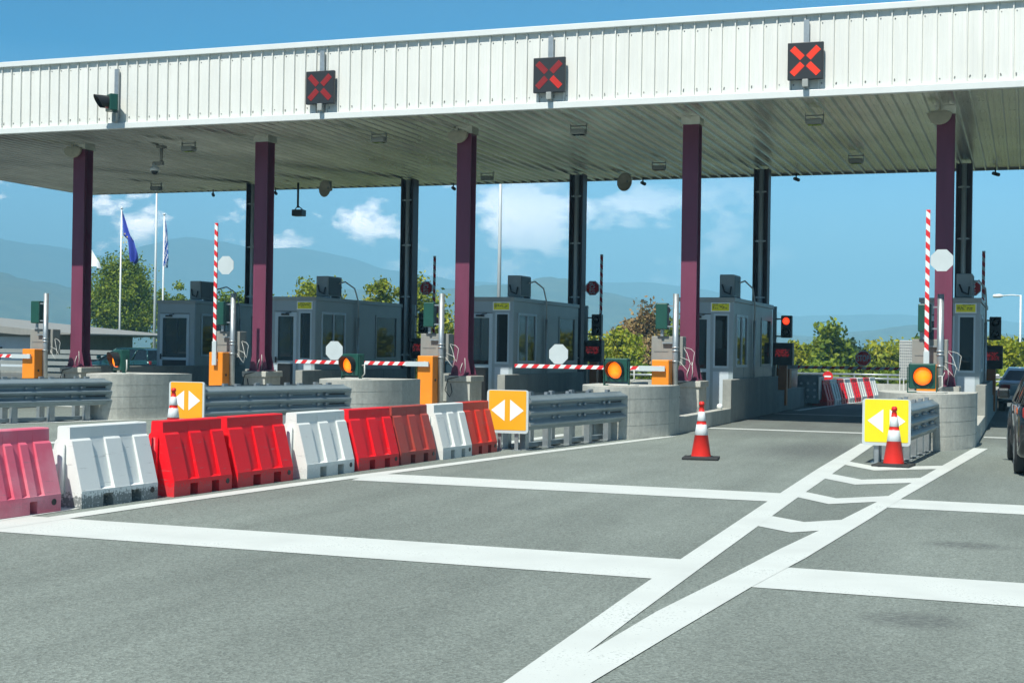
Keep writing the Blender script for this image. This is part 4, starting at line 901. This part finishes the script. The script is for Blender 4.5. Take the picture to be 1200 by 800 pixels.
BR = [(11.42, 1.15, 'white_dirty', 'white plastic barrier with black speckled foot beside the faded pink one', 0.0), (12.74, 1.02, 'red', 'red plastic barrier touching the dirty white one, right of it', 0.05),
      (13.90, 1.12, 'red', 'red plastic barrier left of the clean white barrier in mid row', 0.02), (15.22, 1.15, 'white', 'clean white plastic barrier between red ones in mid row', 0.06),
      (16.48, 1.06, 'red', 'bright red plastic barrier left of the brick red one', 0.02), (17.62, 1.05, 'brick', 'dull brick red plastic barrier', 0.0),
      (18.78, 0.94, 'white', 'small looking white plastic barrier second from the far end', 0.03), (19.80, 0.88, 'orange', 'orange red plastic barrier at the far end of the row', 0.0)]
for i, (y0, ln, c, lab, dx) in enumerate(BR): barrier(i+1, y0, ln, c, lab, 3, dx)
# far red and white barriers beyond the canopy
fo = ['first', 'second', 'third', 'fourth', 'fifth', 'sixth', 'seventh', 'eighth']
for i in range(8):
    y0 = 44.2+1.0*i
    o = jersey_mesh(0.97).build('far_plastic_barrier', [PL['red' if i % 2 == 0 else 'white'], M['black']], None, (-5.98+0.10*(y0-44.2), y0, 0), (0, 0, R(-4.7)))
    tag(o, f"{'red' if i % 2 == 0 else 'white'} plastic barrier beyond the canopy, {fo[i]} in the far row from the near end", 'plastic barrier', 'red and white barriers beyond the canopy')
t = thing('far_crash_cushion', 'galvanised lattice end unit beyond the open lane, left of the far red and white barriers', 'crash barrier', (-6.25, 43.5, 0))
b = MB()
for i in range(4):
    b.box(-0.3, 0.3, i*0.35, i*0.35+0.05, 0.1, 0.95); 
b.box(-0.32, -0.28, 0, 1.2, 0.2, 0.9); b.box(0.28, 0.32, 0, 1.2, 0.2, 0.9)
for xx in (-0.2, 0, 0.2):
    for zz in (0.3, 0.5, 0.7): b.cyl((xx, -0.01, zz), (xx, -0.03, zz), 0.045, n=8, mi=1)
b.build('cell_frame', [M['rail'], M['white']], t)

# white ball on low wall
b = MB().lathe([(0, 0.0), (0.04, 0.0), (0.065, 0.03), (0.07, 0.07), (0.055, 0.11), (0, 0.13)], n=20)
tag(b.build('ball', M['white'], loc=(XC[1]+0.735, 31.3, 0.33)), 'small white ball on the low wall before the second booth from the right', 'ball')
# white box by gate 3
o = MB().box(-0.1, 0.1, -0.1, 0.1, 0, 0.62); tag(o.build('marker_post', M['white'], loc=(XC[2]-0.52, 29.7, 0.15), bevel=0.01), 'short white square post left of the lowered gate box on the middle island', 'post')

# ------------------------------------------------------------------ rear road furniture
t = thing('parapet', 'pale concrete parapet with steel rail along the road beyond the canopy', 'parapet', (0, 0, 0))
pts = [(-16, 57.0), (-12, 58.5), (-8, 59.5), (-4, 59.5), (0, 58.5), (6, 56)]
b = MB()
for (xa, ya), (xb5, yb5) in zip(pts, pts[1:]):
    dx, dy = xb5-xa, yb5-ya; l = math.hypot(dx, dy); nx_, ny_ = -dy/l*0.12, dx/l*0.12
    b.prism([(xa-nx_, ya-ny_), (xb5-nx_, yb5-ny_), (xb5+nx_, yb5+ny_), (xa+nx_, ya+ny_)], -0.05, 0.42)
b.build('wall', M['conc'], t)
b = MB()
for (xa, ya), (xb5, yb5) in zip(pts, pts[1:]):
    for zz in (0.62, 0.78): b.tube([(xa, ya, zz), (xb5, yb5, zz)], 0.045, 6)
    n_ = int(math.hypot(xb5-xa, yb5-ya)/1.1)
    for i in range(n_): f = i/n_; b.box(xa+(xb5-xa)*f-0.03, xa+(xb5-xa)*f+0.03, ya+(yb5-ya)*f-0.03, ya+(yb5-ya)*f+0.03, 0.42, 0.80)
b.build('steel_rail', M['galv'], t)
t = thing('no_entry_sign', 'small round no entry sign on a post beyond the open lane', 'road sign', (-7.35, 56.5, 0))
b = MB().cyl((0, 0, 0), (0, 0, 0.95), 0.025, n=8); b.build('post', M['galv'], t)
b = MB().cyl((0, -0.03, 0.72), (0, -0.045, 0.72), 0.20, n=28, mi=0); b.box(-0.13, 0.13, -0.05, -0.046, 0.69, 0.75, 1); b.build('face', [M['red'], M['signwhite']], t)
t = thing('lattice_panel', 'white lattice panel on thin legs between the lowered arm and the rightmost column', 'panel', (-3.66, 47, 0))
b = MB()
for i in range(7): b.box(-0.20+0.063*i, -0.185+0.063*i, 0, 0.03, 0.85, 2.06)
for i in range(14): b.box(-0.20, 0.20, 0.002, 0.028, 0.85+0.092*i, 0.875+0.092*i)
b.build('grid', M['white'], t)
b = MB().box(-0.20, 0.20, 0.05, 0.06, 0.85, 2.06); b.build('backing', M['alu'], t)
for xx in (-0.18, -0.06, 0.14):
    MB().box(xx-0.015, xx+0.015, 0.005, 0.035, 0, 0.85).build('leg', M['white'], t)
# tall masts and flagpoles
t = thing('lighting_mast', 'tall pale lighting mast rising behind the middle booth', 'mast', (-22.5, 60, -0.05))
MB().cyl((0, 0, 0), (0, 0, 13), 0.10, 0.06, n=12).build('pole', M['alu'], t)
b = MB().box(-0.8, 0.8, -0.1, 0.1, 12.9, 13.05); b.box(-0.8, -0.4, -0.3, -0.1, 12.9, 13.2); b.box(0.4, 0.8, -0.3, -0.1, 12.9, 13.2); b.build('lamp_bar', M['ac'], t)
t = thing('antenna_mast', 'thin antenna mast with cross wires between the blue flag and the striped flag', 'mast', (-57.7, 85, -3))
MB().cyl((0, 0, 0), (0, 0, 17.5), 0.12, 0.06, n=10).build('pole', M['alu'], t)
b = MB().tube([(-1.6, 0, 15.2), (2.6, 0, 15.2)], 0.03, 5); b.tube([(0, 0, 16.5), (0.5, 0, 17.0)], 0.03, 5); b.build('cross_arm', M['alu'], t)
def flag(x, y, top, fz, pts, kind, lab):
    t = thing('flagpole', lab, 'flagpole', (x, y, -3), 0, 'flagpoles behind the left booths')
    b = MB().cyl((0, 0, 0), (0, 0, top+3), 0.085, 0.05, n=10); b.lathe([(0, top+3), (0.09, top+3.03), (0.09, top+3.12), (0, top+3.17)]); b.build('pole', M['white'], t)
    # hanging cloth: rows from hoist to fly, gathered into folds
    n_, m_ = 14, 20; vs = []; 
    for j in range(m_+1):
        v = j/m_
        wl = lerp([(p[0], p[1]) for p in pts], v); wr = lerp([(p[0], p[2]) for p in pts], v)
        for i in range(n_+1):
            u = i/n_; vs.append((wl+(wr-wl)*u, 0.16*math.sin(u*9+v*4)*(0.3+v), fz-v*pts[-1][3]+3+0.08*math.sin(u*5)))
    b = MB()
    for j in range(m_):
        for i in range(n_):
            q = j*(n_+1)+i
            if kind == 'striped': mi = 1 if ((i*1.4+j*1.2) % 4) < 2 else 0
            else: mi = 0
            b.f.append((q, q+1, q+n_+2, q+n_+1)); b.m.append(mi); b.sm.append(True)
    b.v = vs
    if kind == 'eu':
        for q in range(5):
            a = R(72*q+20); cx_, cz_ = 0.48+0.20*math.cos(a), fz+3-1.9+0.34*math.sin(a)
            st = [( (0.075 if i % 2 == 0 else 0.03)*math.sin(R(36*i)), (0.075 if i % 2 == 0 else 0.03)*math.cos(R(36*i))) for i in range(10)]
            b.prism([(cx_+sx, cz_+sz) for sx, sz in st], -0.24, -0.23, 'y', 1)
    ms = {'eu': [M['flagblue'], M['flagyellow']], 'striped': [M['signwhite'], M['flagcyan']], 'white': [M['signwhite']]}[kind]
    b.build('flag', ms, t)
M['flagblue'] = mat('flag_blue', (0.03, 0.06, 0.42), 0.8, n=[(1.5, 0.7, 1.2, U1)]); M['flagyellow'] = mat('flag_yellow', (0.8, 0.6, 0.03), 0.8); M['flagcyan'] = mat('flag_mid_blue', (0.03, 0.14, 0.50), 0.8)
flag(-60.6, 85, 11.1, 10.9, [(0, 0.05, 0.10, 3.6), (0.45, 0.08, 0.85, 3.6), (0.55, 0.5, 1.15, 3.6), (0.8, 0.7, 1.45, 3.6), (0.93, 0.8, 1.45, 3.6), (1, 0.95, 1.25, 3.6)], 'eu', 'flagpole with a drooping dark blue flag')
flag(-57.05, 85, 10.6, 10.2, [(0, 0.05, 0.15, 3.2), (0.5, 0.05, 0.40, 3.2), (0.8, 0.05, 0.45, 3.2), (1, 0.1, 0.3, 3.2)], 'striped', 'flagpole with a drooping blue and white striped flag')
flag(-64.0, 85, 10.4, 10.0, [(0, 0.05, 0.2, 3.0), (0.5, 0.1, 0.9, 3.0), (0.85, 0.5, 1.6, 3.0), (1, 1.0, 1.7, 3.0)], 'white', 'flagpole with a white flag partly hidden by the leftmost purple column')
t = thing('street_lamp', 'slim street lamp with a single arm reaching left at the right edge', 'street lamp', (-0.42, 90, -1))
MB().cyl((0, 0, 0), (0, 0, 6.3), 0.07, 0.05, n=10).build('pole', M['white'], t)
MB().tube([(0, 0, 6.25), (-0.5, 0, 6.3), (-1.1, 0, 6.25)], 0.035, 6).build('arm', M['white'], t)
b = MB().lathe([(0, -0.3), (0.10, -0.25), (0.12, 0.1), (0.06, 0.3), (0, 0.32)], (0, 0, 0), 12); hd = b.build('lamp_head', M['white'], t, loc=(-1.3, 0, 6.24), rot=(0, R(88), 0))

# left far shed with low roof
t = thing('service_building', 'low grey service building with a thin sloping roof at the far left', 'building', (-50, 60, 0))
MB().box(-9, 2.4, 0, 8, 0, 1.95).build('wall', M['concwall'], t)
MB().box(-9, 2.35, -0.03, -0.005, 0.3, 1.85).build('panel', M['panelwhite'], t)
MB().box(-0.1, 0.06, -0.07, -0.03, 1.2, 1.32).build('vent', M['black'], t)
b = MB(); b.prism([(-9.5, 3.15), (-9.5, 2.75), (2, 1.95), (5.0, 2.0), (5.0, 2.06)], -1.0, 9, 'y'); b.build('roof', M['greybox'], t)
MB().box(-9.2, 2.6, -0.2, 8.2, 1.96, 2.06).build('eave', M['booth'], t)
# dark guard rail wall at the far side of the left lanes
t = thing('guard_rail', 'long dark guard rail across the far left side behind the islands', 'guard rail', (0, 50, 0))
b = MB()
for z in (0.35, 0.62, 0.90, 1.12): b.box(-60, -26, 0, 0.08, z, z+0.17)
b.build('rail', M['booth'], t)
b = MB()
for i in range(18): b.box(-60+2*i, -59.88+2*i, 0.08, 0.2, 0, 1.25)
b.build('posts', M['screw'], t)

# ------------------------------------------------------------------ cars
def car(name, lab, x, y, rz, col, Hh, Ln, Wd, suv=True):
    t = thing(name, lab, 'car', (x, y, 0), rz)
    paint_ = mat('car_paint_'+name, col, 0.25, 0.4, coat=1.0, spec=0.6)
    hw_ = Wd/2
    # side silhouette (y, z): rear at y=0, front at y=Ln
    bl = 0.95 if suv else 0.88
    body = [(0.10, 0.32), (0.02, 0.5), (0.0, bl-0.12), (0.06, bl), (0.3, bl+0.03), (Ln*0.62, bl+0.0), (Ln*0.72, bl-0.05), (Ln*0.97, bl-0.22), (Ln, bl-0.4), (Ln-0.03, 0.35), (Ln-0.15, 0.25), (0.2, 0.25)]
    def loft(prof, xs):
        b = MB(); n = len(prof); rows = []
        for (xx, sc, dz) in xs: rows.append([(xx, Ln/2+(p[0]-Ln/2)*sc, p[1]*dz+(1-dz)*0.6) for p in prof])
        vs = [v for r_ in rows for v in r_]
        fs = [(j*n+i, j*n+(i+1) % n, (j+1)*n+(i+1) % n, (j+1)*n+i) for j in range(len(rows)-1) for i in range(n)]
        fs += [tuple(range(n)), tuple((len(rows)-1)*n+i for i in range(n))]
        b.add(vs, fs, 0, True); return b
    xs = [(-hw_, 0.94, 0.86), (-hw_+0.04, 0.975, 0.96), (-hw_+0.16, 0.99, 1), (0, 1, 1.0), (hw_-0.16, 0.99, 1), (hw_-0.04, 0.975, 0.96), (hw_, 0.94, 0.86)]
    loft(body, xs).build('body', paint_, t)
    r0 = 0.12 if suv else 0.45
    cab = [(r0, bl-0.02), (r0+0.28, Hh-0.10), (r0+0.5, Hh-0.02), (Ln*0.36, Hh), (Ln*0.50, Hh-0.04), (Ln*0.70, bl-0.05)]
    xs = [(-hw_+0.10, 1, 1), (-hw_+0.26, 1, 1), (hw_-0.26, 1, 1), (hw_-0.10, 1, 1)]
    def cabin(prof, grow, zt):
        b = MB(); n = len(prof); rows = []
        for sx in (-1, 1):
            rows.append([(sx*(hw_-0.06-0.20*max(0, (p[1]-bl))/(Hh-bl)+grow), p[0], p[1]) for p in prof])
        vs = rows[0]+rows[1]
        b.add(vs, [(i, (i+1) % n, n+(i+1) % n, n+i) for i in range(n)]+[tuple(range(n)), tuple(n+i for i in range(n))]); return b
    gl = cabin(cab, 0, 0).build('glasshouse', M['glass'], t, bevel=0.03)
    roof = [(r0+0.30, Hh-0.08), (r0+0.52, Hh-0.0), (Ln*0.36, Hh+0.02), (Ln*0.50, Hh-0.02), (Ln*0.50, Hh-0.06), (Ln*0.36, Hh-0.04), (r0+0.5, Hh-0.06)]
    cabin(roof, 0.012, 0).build('roof', paint_, t)
    b = MB()
    for sx in (-1, 1):
        for (ya, za, yb6, zb6) in ((r0+0.02, bl, r0+0.30, Hh-0.07), (Ln*0.36, bl, Ln*0.35, Hh-0.03), (Ln*0.70, bl-0.02, Ln*0.50, Hh-0.03), (r0+0.95, bl, r0+0.85, Hh-0.03)):
            b.tube([(sx*(hw_-0.055), ya, za), (sx*(hw_-0.055-0.20), yb6, zb6)], 0.035, 6)
    b.build('pillars', paint_, t)
    for sx in (-1, 1):
        for yy in (Ln*0.19, Ln*0.80):
            w_ = bpy.data.objects.new('wheel', None)
            b = MB().lathe([(0.0, 0), (0.2, 0), (0.31, 0.0), (0.335, 0.03), (0.335, 0.19), (0.31, 0.22), (0, 0.22)], n=28)
            wo = b.build('wheel', M['rubber'], t, loc=(sx*(hw_-0.20), yy, 0.335), rot=(0, R(90*sx), 0))
            b = MB().lathe([(0.0, 0.222), (0.05, 0.235), (0.19, 0.215), (0.21, 0.224)], n=20); b.build('rim', M['galv'], wo)
            b = MB(); pts2 = [(yy+0.40*math.cos(R(a)), 0.335+0.40*math.sin(R(a))) for a in range(-10, 191, 12)]
            b.prism(pts2, sx*(hw_-0.02) if sx > 0 else -hw_-0.003, sx*(hw_)+0.003 if sx > 0 else -hw_+0.02, 'x'); b.build('wheel_arch', M['black'], t)
        b = MB().box(sx*(hw_-0.10)-0.05, sx*(hw_-0.10)+0.05, 0.02, 0.12, bl-0.16, bl-0.02) if suv else MB().box(sx*(hw_-0.18)-0.14, sx*(hw_-0.18)+0.14, -0.01, 0.06, bl-0.26, bl-0.10)
        b.build('tail_light', M['reddull'], t, bevel=0.02)
        b = MB().box(sx*(hw_+0.11)-0.09, sx*(hw_+0.11)+0.09, Ln*0.64, Ln*0.64+0.09, bl+0.02, bl+0.17); b.build('wing_mirror', paint_, t, bevel=0.03)
        b = MB()
        for ya in (Ln*0.36, Ln*0.58, Ln*0.14+0.3): b.box(sx*(hw_+0.000)-0.004, sx*(hw_+0.0)+0.004, ya-0.006, ya+0.006, 0.35, bl-0.04)
        b.box(sx*hw_-0.02, sx*hw_+0.02, Ln*0.40, Ln*0.44, bl-0.16, bl-0.13); b.build('door_handle', M['black'], t)
    b = MB().box(-0.27, 0.27, -0.03, 0.02, 0.52, 0.64); b.build('number_plate', M['signwhite'], t)
    b = MB().box(-hw_+0.1, hw_-0.1, -0.04, 0.1, 0.32, 0.46); b.build('bumper', M['black'] if suv else paint_, t, bevel=0.03)
    return t
car('dark_car', 'dark car entering the lane at the right edge of the photo', 0.78, 19.9, R(2.5), (0.015, 0.02, 0.022), 1.55, 4.4, 1.76, True)
car('silver_car', 'silver car seen from behind in the far lane between wall and dark car', 0.05, 44.0, 0, (0.50, 0.54, 0.56), 1.27, 4.1, 1.66, False)
car('parked_car', 'dark teal car behind the amber light at the leftmost booth', -31.0, 46.5, R(75), (0.01, 0.06, 0.06), 1.42, 4.3, 1.7, True)

# ------------------------------------------------------------------ trees
def leafmat(name, c1, c2, c3):
    m = bpy.data.materials.new(name); m.use_nodes = True; t = m.node_tree; NN = t.nodes; LL = t.links; b = NN['Principled BSDF']
    gi = NN.new('ShaderNodeNewGeometry'); ra = NN.new('ShaderNodeValToRGB')
    ra.color_ramp.elements[0].color = (*c1, 1); ra.color_ramp.elements[1].color = (*c3, 1); e = ra.color_ramp.elements.new(0.5); e.color = (*c2, 1)
    co = NN.new('ShaderNodeTexCoord'); q = NN.new('ShaderNodeTexNoise'); q.inputs['Scale'].default_value = 0.9; q.inputs['Detail'].default_value = 2; LL.new(co.outputs['Object'], q.inputs[0])
    mx = NN.new('ShaderNodeMath'); mx.operation = 'MULTIPLY_ADD'; mx.inputs[1].default_value = 0.5; LL.new(gi.outputs['Random Per Island'], mx.inputs[0])
    k = NN.new('ShaderNodeMapRange'); k.inputs[1].default_value = 0.35; k.inputs[2].default_value = 0.65; k.inputs[4].default_value = 0.5; LL.new(q.outputs[0], k.inputs[0]); LL.new(k.outputs[0], mx.inputs[2])
    LL.new(mx.outputs[0], ra.inputs[0]); LL.new(ra.outputs[0], b.inputs['Base Color']); b.inputs['Roughness'].default_value = 0.6; b.inputs['Specular IOR Level'].default_value = 0.3
    tr = NN.new('ShaderNodeBsdfTranslucent'); LL.new(ra.outputs[0], tr.inputs[0]); ms = NN.new('ShaderNodeMixShader'); ms.inputs[0].default_value = 0.3
    o_ = [n for n in NN if n.type == 'OUTPUT_MATERIAL'][0]; LL.new(b.outputs[0], ms.inputs[1]); LL.new(tr.outputs[0], ms.inputs[2]); LL.new(ms.outputs[0], o_.inputs[0])
    return m
LM = {'green': leafmat('leaves_mid_green', (0.055, 0.12, 0.012), (0.18, 0.26, 0.02), (0.36, 0.40, 0.035)),
      'yellow': leafmat('leaves_yellow_green', (0.10, 0.17, 0.012), (0.28, 0.33, 0.02), (0.50, 0.46, 0.04)),
      'rust': leafmat('leaves_rusty', (0.14, 0.11, 0.04), (0.34, 0.22, 0.10), (0.42, 0.34, 0.12)),
      'dark': leafmat('leaves_dark_green', (0.012, 0.035, 0.012), (0.03, 0.075, 0.02), (0.07, 0.12, 0.03))}
BARK = mat('bark', (0.11, 0.085, 0.06), 0.9, n=[(6, 0.7, 1.2, (1, 1, 0.3))])
def leaf(b, p, s, rr):
    a = Vector((rr.gauss(0, 1), rr.gauss(0, 1), rr.gauss(0, 1))).normalized(); u = a.orthogonal().normalized(); v = a.cross(u); th = rr.uniform(0, 6.28)
    u2 = u*math.cos(th)+v*math.sin(th); v2 = a.cross(u2)
    b.v += [tuple(p-u2*s), tuple(p+v2*s*0.55), tuple(p+u2*s), tuple(p-v2*s*0.55)]; n = len(b.v); b.f.append((n-4, n-3, n-2, n-1)); b.m.append(0); b.sm.append(False)
def crown(seed, rx, rz, z0, nclump, nleaf, ls, conic=False):
    rr = random.Random(seed); b = MB(); tips = []
    for i in range(nclump):
        th = rr.uniform(0, 6.283); ph = math.acos(rr.uniform(-0.75, 1)); rad = rr.uniform(0.45, 1.0)**0.6
        k = 1+0.22*math.sin(3*th+seed)+0.18*math.sin(5*ph+seed*2)
        p = Vector((rx*rad*k*math.sin(ph)*math.cos(th), rx*rad*k*math.sin(ph)*math.sin(th), z0+rz+rz*rad*k*math.cos(ph)))
        if conic: f = (i+0.5)/nclump; p = Vector((rx*(1-f)*math.cos(th)*rr.uniform(.5, 1), rx*(1-f)*math.sin(th)*rr.uniform(.5, 1), z0+2*rz*f))
        cs = rr.uniform(0.20, 0.42)*rx*(1 if not conic else 0.8); tips.append(p)
        for j in range(nleaf):
            q = p+Vector((rr.gauss(0, cs*0.6), rr.gauss(0, cs*0.6), rr.gauss(0, cs*0.5))); leaf(b, q, ls*rr.uniform(0.6, 1.3), rr)
    return b, tips
def tree_proto(name, cat, lab, seed, rx, rz, z0, nclump, nleaf, ls, lm, loc, group=None, conic=False):
    t = thing(name, lab, cat, loc, 0, group)
    b, tips = crown(seed, rx, rz, z0, nclump, nleaf, ls, conic); b_ = b
    me = bpy.data.meshes.new('crown'); me.from_pydata(b_.v, [], b_.f); me.materials.append(LM[lm]); c = bpy.data.objects.new('crown', me); C.objects.link(c); c.parent = t
    tb_ = MB(); top = z0+rz*(1.0 if not conic else 1.9); tb_.tube([(0, 0, -0.5), (0.05, 0.02, z0*0.5), (-0.04, 0.05, z0), (0.0, 0, top)], [0.05*rx+0.06, 0.04*rx+0.05, 0.035*rx+0.04, 0.02], 8)
    if not conic:
        rr = random.Random(seed+5)
        for p in rr.sample(tips, min(14, len(tips))):
            a = Vector((0, 0, rr.uniform(z0*0.7, z0+rz*0.6))); mid = a.lerp(p, 0.5)+Vector((0, 0, -0.1)); tb_.tube([a, mid, p], [0.05, 0.035, 0.012], 5)
    tb_.build('trunk', BARK, t)
    return t
def at(u, v, Y):
    d = fw + RX*((u-600)/1660) + UY*((400-v)/1660); k = Y/d.y; return d.x*k, 1.6+d.z*k
GT = 'trees beyond the toll plaza'
def tree_px(name, lab, u, vtop, Y, base, width, lm, seed, z0f=0.35, ls=0.13, ncl=90, nl=120):
    x, zt = at(u, vtop-4, Y); h = zt-base; rz = h*(1-z0f)/2*0.98; rx = width/2
    return tree_proto(name, 'tree', lab, seed, rx, rz, h*z0f, ncl, nl, ls, lm, (x, Y, base), GT)
tree_px('broadleaf_tree', 'full dark green tree between the flagpoles, left of the leftmost booth', 146, 316, 100, -0.5, 5.0, 'green', 3, 0.22, 0.13, 160, 170)
tree_px('broadleaf_tree', 'yellow green treetop just above the left part of the second booth from the left', 368, 331, 78, -4, 3.4, 'yellow', 11)
tree_px('broadleaf_tree', 'yellow green treetop right of the rooftop unit of the second booth from the left', 447, 333, 80, -4, 2.6, 'yellow', 12)
tree_px('broadleaf_tree', 'tall yellow green tree behind the third rear column, reaching down beside the pole', 492, 332, 76, -4, 3.8, 'yellow', 13, 0.15, 0.13, 120, 130)
tree_px('broadleaf_tree', 'small treetop left of the raised arm beside the leftmost booth', 283, 342, 85, -4, 3.4, 'green', 14)
tree_px('broadleaf_tree', 'treetop just above the leftmost booth roof', 204, 344, 95, -4, 2.4, 'green', 15)
tree_px('rusty_tree', 'tree with rusty brown leaves right of the middle booth', 752, 370, 82, -4, 3.0, 'rust', 16, 0.25)
tree_px('broadleaf_tree', 'bright green tree left of the rusty one', 722, 388, 74, -4, 2.6, 'yellow', 17, 0.2)
tree_px('broadleaf_tree', 'green tree between the rusty tree and the purple column', 786, 376, 84, -4, 3.0, 'green', 18, 0.2)
tree_px('broadleaf_tree', 'round dark green tree above the lowered exit arm', 972, 390, 88, -4, 3.0, 'green', 19, 0.2, 0.18, 110, 80)
tree_px('broadleaf_tree', 'yellow green bush behind the lit red light', 932, 402, 80, -4, 1.9, 'yellow', 20, 0.3, 0.16)
tree_px('broadleaf_tree', 'dark green treetop left of the upright stop sign on the far arm', 1003, 410, 92, -4, 2.4, 'dark', 21, 0.2, 0.18)
tree_px('broadleaf_tree', 'yellowish tree right of the upright stop sign on the far arm', 1042, 400, 90, -4, 3.0, 'yellow', 22, 0.2, 0.18, 100, 70)
tree_px('broadleaf_tree', 'broad dark tree behind the white lattice panel', 1078, 404, 96, -4, 3.0, 'green', 23, 0.2, 0.18)
tree_px('broadleaf_tree', 'bright yellow green tree by the right edge behind the lamp', 1172, 404, 70, -4, 2.2, 'yellow', 24, 0.15, 0.15, 100, 75)
tree_px('broadleaf_tree', 'yellow green tree at the right edge above the silver car', 1192, 412, 68, -4, 1.8, 'yellow', 25, 0.15, 0.15)
# hedgerow and far pinewood as masses
def mass(name, x0, x1, y0, y1, zb, zt, n, ls, lm, seed):
    rr = random.Random(seed); b = MB()
    for i in range(n):
        x, y = rr.uniform(x0, x1), rr.uniform(y0, y1); k = noise.noise(Vector((x*0.5, y*0.3, seed)))*0.5+0.5
        top = zb+(zt-zb)*(0.62+0.55*k); z = top-abs(rr.gauss(0, 0.35))*(zt-zb)*0.5
        leaf(b, Vector((x, y, z)), ls*rr.uniform(0.6, 1.3), rr)
    me = bpy.data.meshes.new(name); me.from_pydata(b.v, [], b.f); me.materials.append(LM[lm]); o = bpy.data.objects.new(name, me); C.objects.link(o); o['kind'] = 'stuff'; o['label'] = name.replace('_', ' '); return o
h1 = mass('roadside_shrubs', -20, 6, 63, 70, -1.5, 1.0, 26000, 0.17, 'green', 5); h1['label'] = 'green shrubs growing along the parapet beyond the lanes'; h1['category'] = 'shrubs'
h2 = mass('roadside_shrubs', -45, -20, 63, 70, -1.8, 1.0, 14000, 0.2, 'green', 6); h2['label'] = 'green shrubs growing behind the left toll lanes'; h2['category'] = 'shrubs'
def pines(name, lab, u0, u1, Y0, Y1, vtop, n, seed):
    rr = random.Random(seed); b = MB()
    for i in range(n):
        u = rr.uniform(u0, u1); Y = rr.uniform(Y0, Y1); x, zt = at(u, vtop+rr.uniform(0, 7), Y); h = 7
        for j in range(170):
            f = rr.random()**0.8; th = rr.uniform(0, 6.28); r_ = (1-f)*1.5*rr.uniform(0.5, 1)+0.1
            leaf(b, Vector((x+r_*math.cos(th), Y+r_*math.sin(th), zt-h+h*f)), 0.42*rr.uniform(.6, 1.2), rr)
    me = bpy.data.meshes.new(name); me.from_pydata(b.v, [], b.f); me.materials.append(LM['dark']); o = bpy.data.objects.new(name, me); C.objects.link(o); o['kind'] = 'stuff'; o['label'] = lab; o['category'] = 'forest'
pines('pine_forest', 'dark pine wood on the slope behind the right edge', 1120, 1330, 170, 215, 397, 70, 9)
# far settlement specks on the plain
rr = random.Random(4); 
b = MB()
for i in range(46):
    u = rr.uniform(-60, 780) if i < 34 else rr.uniform(930, 960); Y = rr.uniform(900, 1500); x, _ = at(u, 410, Y); z = terrain_h(x, Y); w_ = rr.uniform(4, 12)
    b.box(x-w_/2, x+w_/2, Y, Y+12, z-1, z+rr.uniform(2.5, 5))
o = b.build('distant_village', M['white']); o['kind'] = 'stuff'; o['label'] = 'tiny pale buildings scattered on the distant plain'; o['category'] = 'village'
